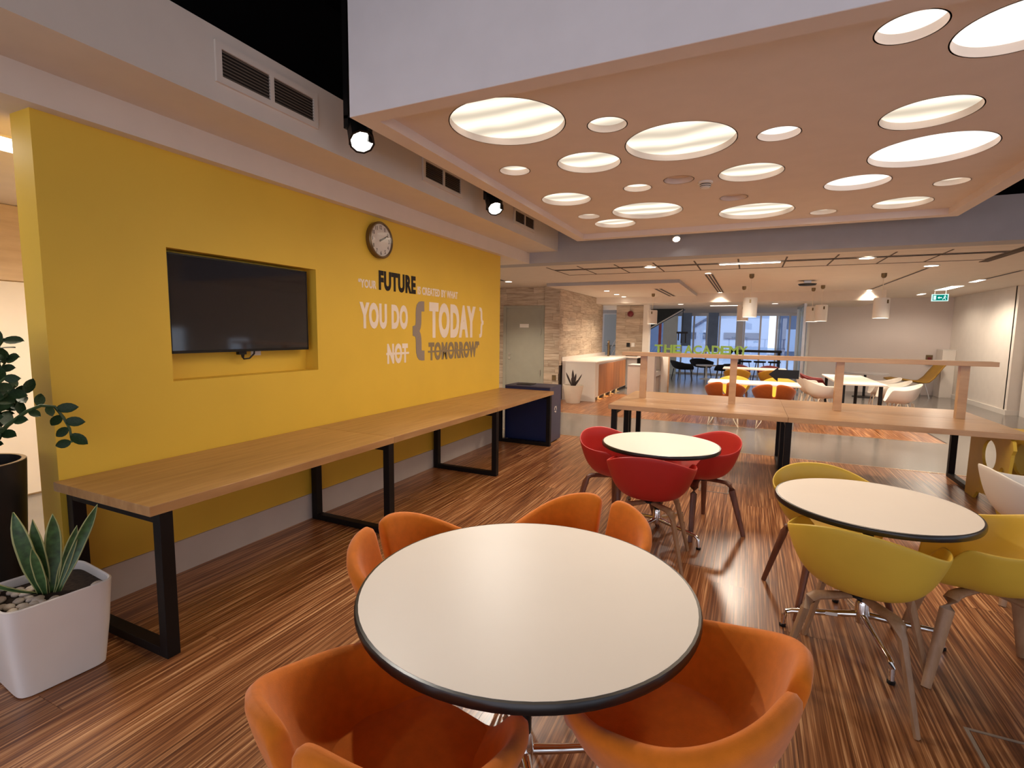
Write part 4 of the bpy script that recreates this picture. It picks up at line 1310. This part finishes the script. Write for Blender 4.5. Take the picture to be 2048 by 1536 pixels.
dup(ww, (2.44, 11.35, 0), R(88), 'second white wire-legged shell chair along the lounge chair side of the meeting table')
dup(ww, (2.44, 12.05, 0), R(92), 'third white wire-legged shell chair along the lounge chair side of the meeting table')
dup(ww, (1.28, 12.25, 0), R(-95), 'dark red wire-legged shell chair at the meeting table', swap={M['white_plastic']: M['dark_red']})
# dark round table by the grey wall
t = thing('dark_round_table', 'dark round low table in front of the grey wall', 'table', (2.75, 15.6, 0))
MB().lathe([(.50, .60), (.50, .63)], 40).build('tabletop', 'grey_panel', t)
MB().lathe([(.25, 0), (.25, .015), (.03, .03), (.03, .60)], 24).build('pedestal', 'black', t, True)
# yellow lounge chair
t = thing('lounge_chair', 'amber yellow low lounge chair against the grey wall', 'lounge chair', (3.98, 16.3, 0), R(8))
pr = [(-.62, .44), (-.45, .46), (-.2, .43), (.05, .39), (.16, .40), (.26, .50), (.36, .66), (.45, .80), (.50, .86)]
MB().loft([[(x, y * (1 - .12 * sm((x - .1) / .4)), z + .03 * (abs(y) / .3) ** 2) for x, z in pr] for y in (-.30, -.2, 0, .2, .30)], False, False, closed=False).build('seat_shell', 'amber_shell', t, True)
t.children[0].modifiers.new('thickness', 'SOLIDIFY').thickness = .03
for a_, b_ in (((-.20, -.18, .42), (-.30, -.24, 0)), ((-.20, .18, .42), (-.30, .24, 0)), ((.12, -.18, .39), (.22, -.24, 0)), ((.12, .18, .39), (.22, .24, 0))):
    MB().tube([a_, b_], .012, 8).build('leg', 'alu', t, True)
t = thing('white_locker', 'white box column standing in the corner beside the lounge chair', 'cabinet', (4.66, 16.72, 0))
MB().box(-.135, .135, -.24, .24, 0, 1.22).build('body', 'white_wall', t, bevel=.004)
MB().box(-.14, .14, -.245, .245, 1.22, 1.24).build('top', 'white_plastic', t)
t = thing('call_point', 'small dark call point box on the grey wall by the lounge chair', 'call point', (4.38, 16.99, .95))
MB().box(-.07, .07, -.05, 0, -.13, .13).build('case', 'bronze', t, bevel=.004)
MB().box(-.04, .04, -.055, -.05, -.07, .07).build('face', 'dark_red', t)


# black lounge chairs near the glazing
def rimL(th):
    s, c = math.sin(th), math.cos(th); d = abs(math.degrees(th))
    return Vector((.40 * math.copysign(abs(s) ** .8, s), -.36 * math.copysign(abs(c) ** .8, c), .66 - .10 * sm(d / 110) if d < 110 else .56 - .19 * sm((d - 110) / 50)))


t = thing('black_armchair', 'black rounded armchair nearest the tall cabinet by the glazing', 'armchair', (-2.05, 18.3, 0), R(-60))
o = shell_mesh('shell', rimL, THA, 10, 'black_cloth', .05, c0=Vector((0, .02, .36))); o.parent = t
for sx in (-1, 1):
    for sy in (-1, 1):
        MB().tube([(.22 * sx, .20 * sy, .36), (.27 * sx, .25 * sy, 0)], .016, 8).build('leg', 'black', t, True)
dup(t, (-1.55, 19.9, 0), R(-150), 'black rounded armchair behind the white side table')
dup(t, (-.65, 18.4, 0), R(75), 'black rounded armchair beside the second white table')
t = thing('side_table', 'white pedestal side table among the black armchairs', 'side table', (-1.30, 18.9, 0))
MB().lathe([(.24, 0), (.22, .012), (.04, .03), (.028, .25), (.03, .44), (.35, .46), (.35, .475)], 32).build('pedestal', 'white_plastic', t, True)
MB().lathe([(.36, .475), (.36, .49)], 32).build('tabletop', 'white_plastic', t)
t = thing('bar_table', 'long black high table in front of the glazing', 'bar table', (.33, 18.9, 0))
MB().box(-.65, .65, -.30, .30, .98, 1.05).build('tabletop', 'black', t)
for x in (-.58, .58):
    MB().box(x - .04, x + .04, -.25, .25, 0, .98).build('leg', 'black', t)
for k, x in enumerate((-.12, .30, .72)):
    t = thing('bar_stool', 'dark stool under the long black high table', 'stool', (x + .05, 18.35, 0), 0, 'stools at the high table')
    MB().lathe([(.17, .66), (.19, .69), (.17, .71)], 20).build('seat', 'black', t, True)
    for sx in (-1, 1):
        for sy in (-1, 1):
            MB().tube([(.1 * sx, .1 * sy, .67), (.19 * sx, .19 * sy, 0)], .014, 6).build('leg', 'navy', t, True)

# ================================================================== GLAZING, STAIR AND WHAT LIES OUTSIDE
win = struct(MB().box(-4.5, 1.75, 20.95, 21.05, 2.26, 2.37).box(-4.5, 1.75, 20.95, 21.05, 0, .06).build('window_1', 'alu'), 'tall glazed front at the far end')
xs = [-4.5, -3.28, -2.42, -1.98, -1.50, -1.05, -.44, -.19, .35, .89, 1.30, 1.75]
for x in xs:
    MB().box(x - .03, x + .03, 20.95, 21.05, .06, 2.26).build('mullion', 'white_plastic' if x in (-1.98, -1.50, -.44) else 'alu', win)  # white ones stand in for bright reflections and lit columns
for a_, b_ in zip(xs, xs[1:]):
    MB().box(a_ + .03, b_ - .03, 20.99, 21.01, .06, 2.26).build('pane', 'glass', win)
struct(MB().box(1.75, 5.2, 20.9, 21.1, 0, 2.6).build('wall_lobby', 'white_wall'))
struct(MB().box(-9, -4.5, 20.9, 21.1, 0, 2.6).build('wall_lobby', 'white_wall'))
for x0, x1, y, z0, z1, ma, lab in ((-3.05, -2.52, 20.4, 0, 2.25, 'pale_green', 'pale lobby panel by the glazing'), (-3.22, -3.12, 20.4, 0, 2.3, 'red_band', 'slim pinkish red panel by the glazing'),
                                   (-1.44, -1.08, 20.6, .9, 2.37, 'blue_blind', 'blue grey blind hanging left of the bright facade'), (-2.40, -2.05, 20.7, 1.1, 2.37, 'blue_blind', 'blue grey blind beside the white mullion'),
                                   (-.40, -.22, 20.5, 0, 2.3, 'white_wall', 'white pillar between the glazed bays')):
    tag(MB().box(x0, x1, y, y + .06, z0, z1).build('lobby_panel', ma, None, bevel=.004), lab, 'panel')
# hanging black fixture seen through the gap over the letters
t = thing('hanging_rack', 'black hanging lantern before the blue glazing', 'lantern', (-1.95, 17.0, 2.37))
MB().tube([(0, 0, 0), (0, 0, -.75)], .012, 6).build('rod', 'black', t)
MB().box(-.17, .17, -.03, .03, -.80, -.74).build('crossbar', 'black', t)
for x, l in ((-.11, -1.02), (-.02, -1.10), (.11, -1.10)):
    MB().box(x - .018, x + .018, -.02, .02, l, -.80).build('bar', 'black', t)
# glass box at the right of the glazing
gw = struct(MB().box(1.22, 1.28, 14.9, 14.96, 0, 2.37).box(1.22, 1.28, 16.94, 17.0, 0, 2.37).box(1.22, 1.28, 14.96, 16.94, 2.31, 2.37).box(1.22, 1.28, 14.96, 16.94, 0, .05).build('window_2', 'alu'), 'glass partition edge beside the grey wall')
for a_, b_ in ((14.96, 15.95), (15.97, 16.94)):
    MB().box(1.245, 1.255, a_, b_, .05, 2.31).build('pane', 'glass', gw)
struct(MB().box(1.36, 1.70, 18.4, 18.5, 0, 2.3).build('door_3', 'pale_green'))
tag(MB().box(1.76, 1.80, 17.6, 17.66, 0, 2.37).build('red_pole', 'red_band', None), 'thin red pole behind the glass partition', 'pole')
struct(MB().box(1.50, 1.56, 16.96, 17.16, 0, 2.6).build('trim_7', 'white_plastic'))
# stair rising behind the pier
t = thing('staircase', 'dark staircase underside rising behind the white pier', 'staircase', (-2.6, 17.6, 0))
MB().loft([[(-.75, y, 1.55), (.62, y, 2.365), (-.75, y, 2.365)] for y in (-.35, .35)]).build('underside', 'stair', t)
MB().tube([(-.75, -.37, 1.52), (.62, -.37, 2.34)], .02, 6).build('edge_strip', 'white_plastic', t)
t = thing('stair_rail', 'white diagonal stair handrails seen through the gap beside the stone', 'handrail', (-4.02, 16.6, 0))
for dz in (0, -.28):
    MB().tube([(-.30, 0, .70 + dz), (.40, 0, 2.0 + dz)], .022, 8).build('rail', 'white_plastic', t, True)
MB().tube([(-.30, 0, 1.15), (.45, 0, 1.15)], .014, 8).build('crossbar', 'alu', t, True)
MB().box(-.20, -.14, -.03, .03, 0, 1.15).build('post', 'bronze', t)
struct(MB().box(-4.6, -3.4, 17.4, 17.45, 0, 2.2).build('window_3', 'glass'))
# outside
tag(MB().box(-30, 30, 26, 70, -.3, -.02).build('street', 'facade', None), 'pale street outside the glazing', 'ground')
bd = thing('far_building', 'pale blue-white building across the street', 'building', (-1.0, 40, 0))
MB().box(-4, 2.2, 0, 6, -.019, 9).build('wall', 'facade', bd)
MB().tube([(-2.8, -.1, 2.1), (-1.4, -.1, 3.0), (0.2, -.1, 3.3), (1.8, -.1, 3.1)], .10, 6).build('canopy', 'facade_dark', bd)
for k in range(4):
    for z in (1.2, 3.6):
        f = MB().box(-3.5 + k * 1.4, -2.6 + k * 1.4, -.05, .02, z, z + .5).build('window', 'facade_dark', bd)
bd = thing('slate_building', 'slate grey building across the street beside the pale one', 'building', (-9.5, 38, 0))
MB().box(-5, 4, 0, 6, -.019, 12).build('wall', 'facade_dark', bd)
for k in range(6):
    MB().box(-4.5 + k * 1.4, -4.35 + k * 1.4, -.06, .0, 0, 12).build('fin', 'facade', bd)
bd = thing('glass_tower', 'blue grey tower across the street behind the glass partition', 'building', (7, 42, 0))
MB().box(-5, 5, 0, 5, -.019, 14).build('wall', 'facade_dark', bd)
for k in range(7):
    MB().box(-4.6 + k * 1.35, -3.8 + k * 1.35, -.05, .0, 0.4, 2.0 + (k % 3) * .9).build('window', 'facade', bd)
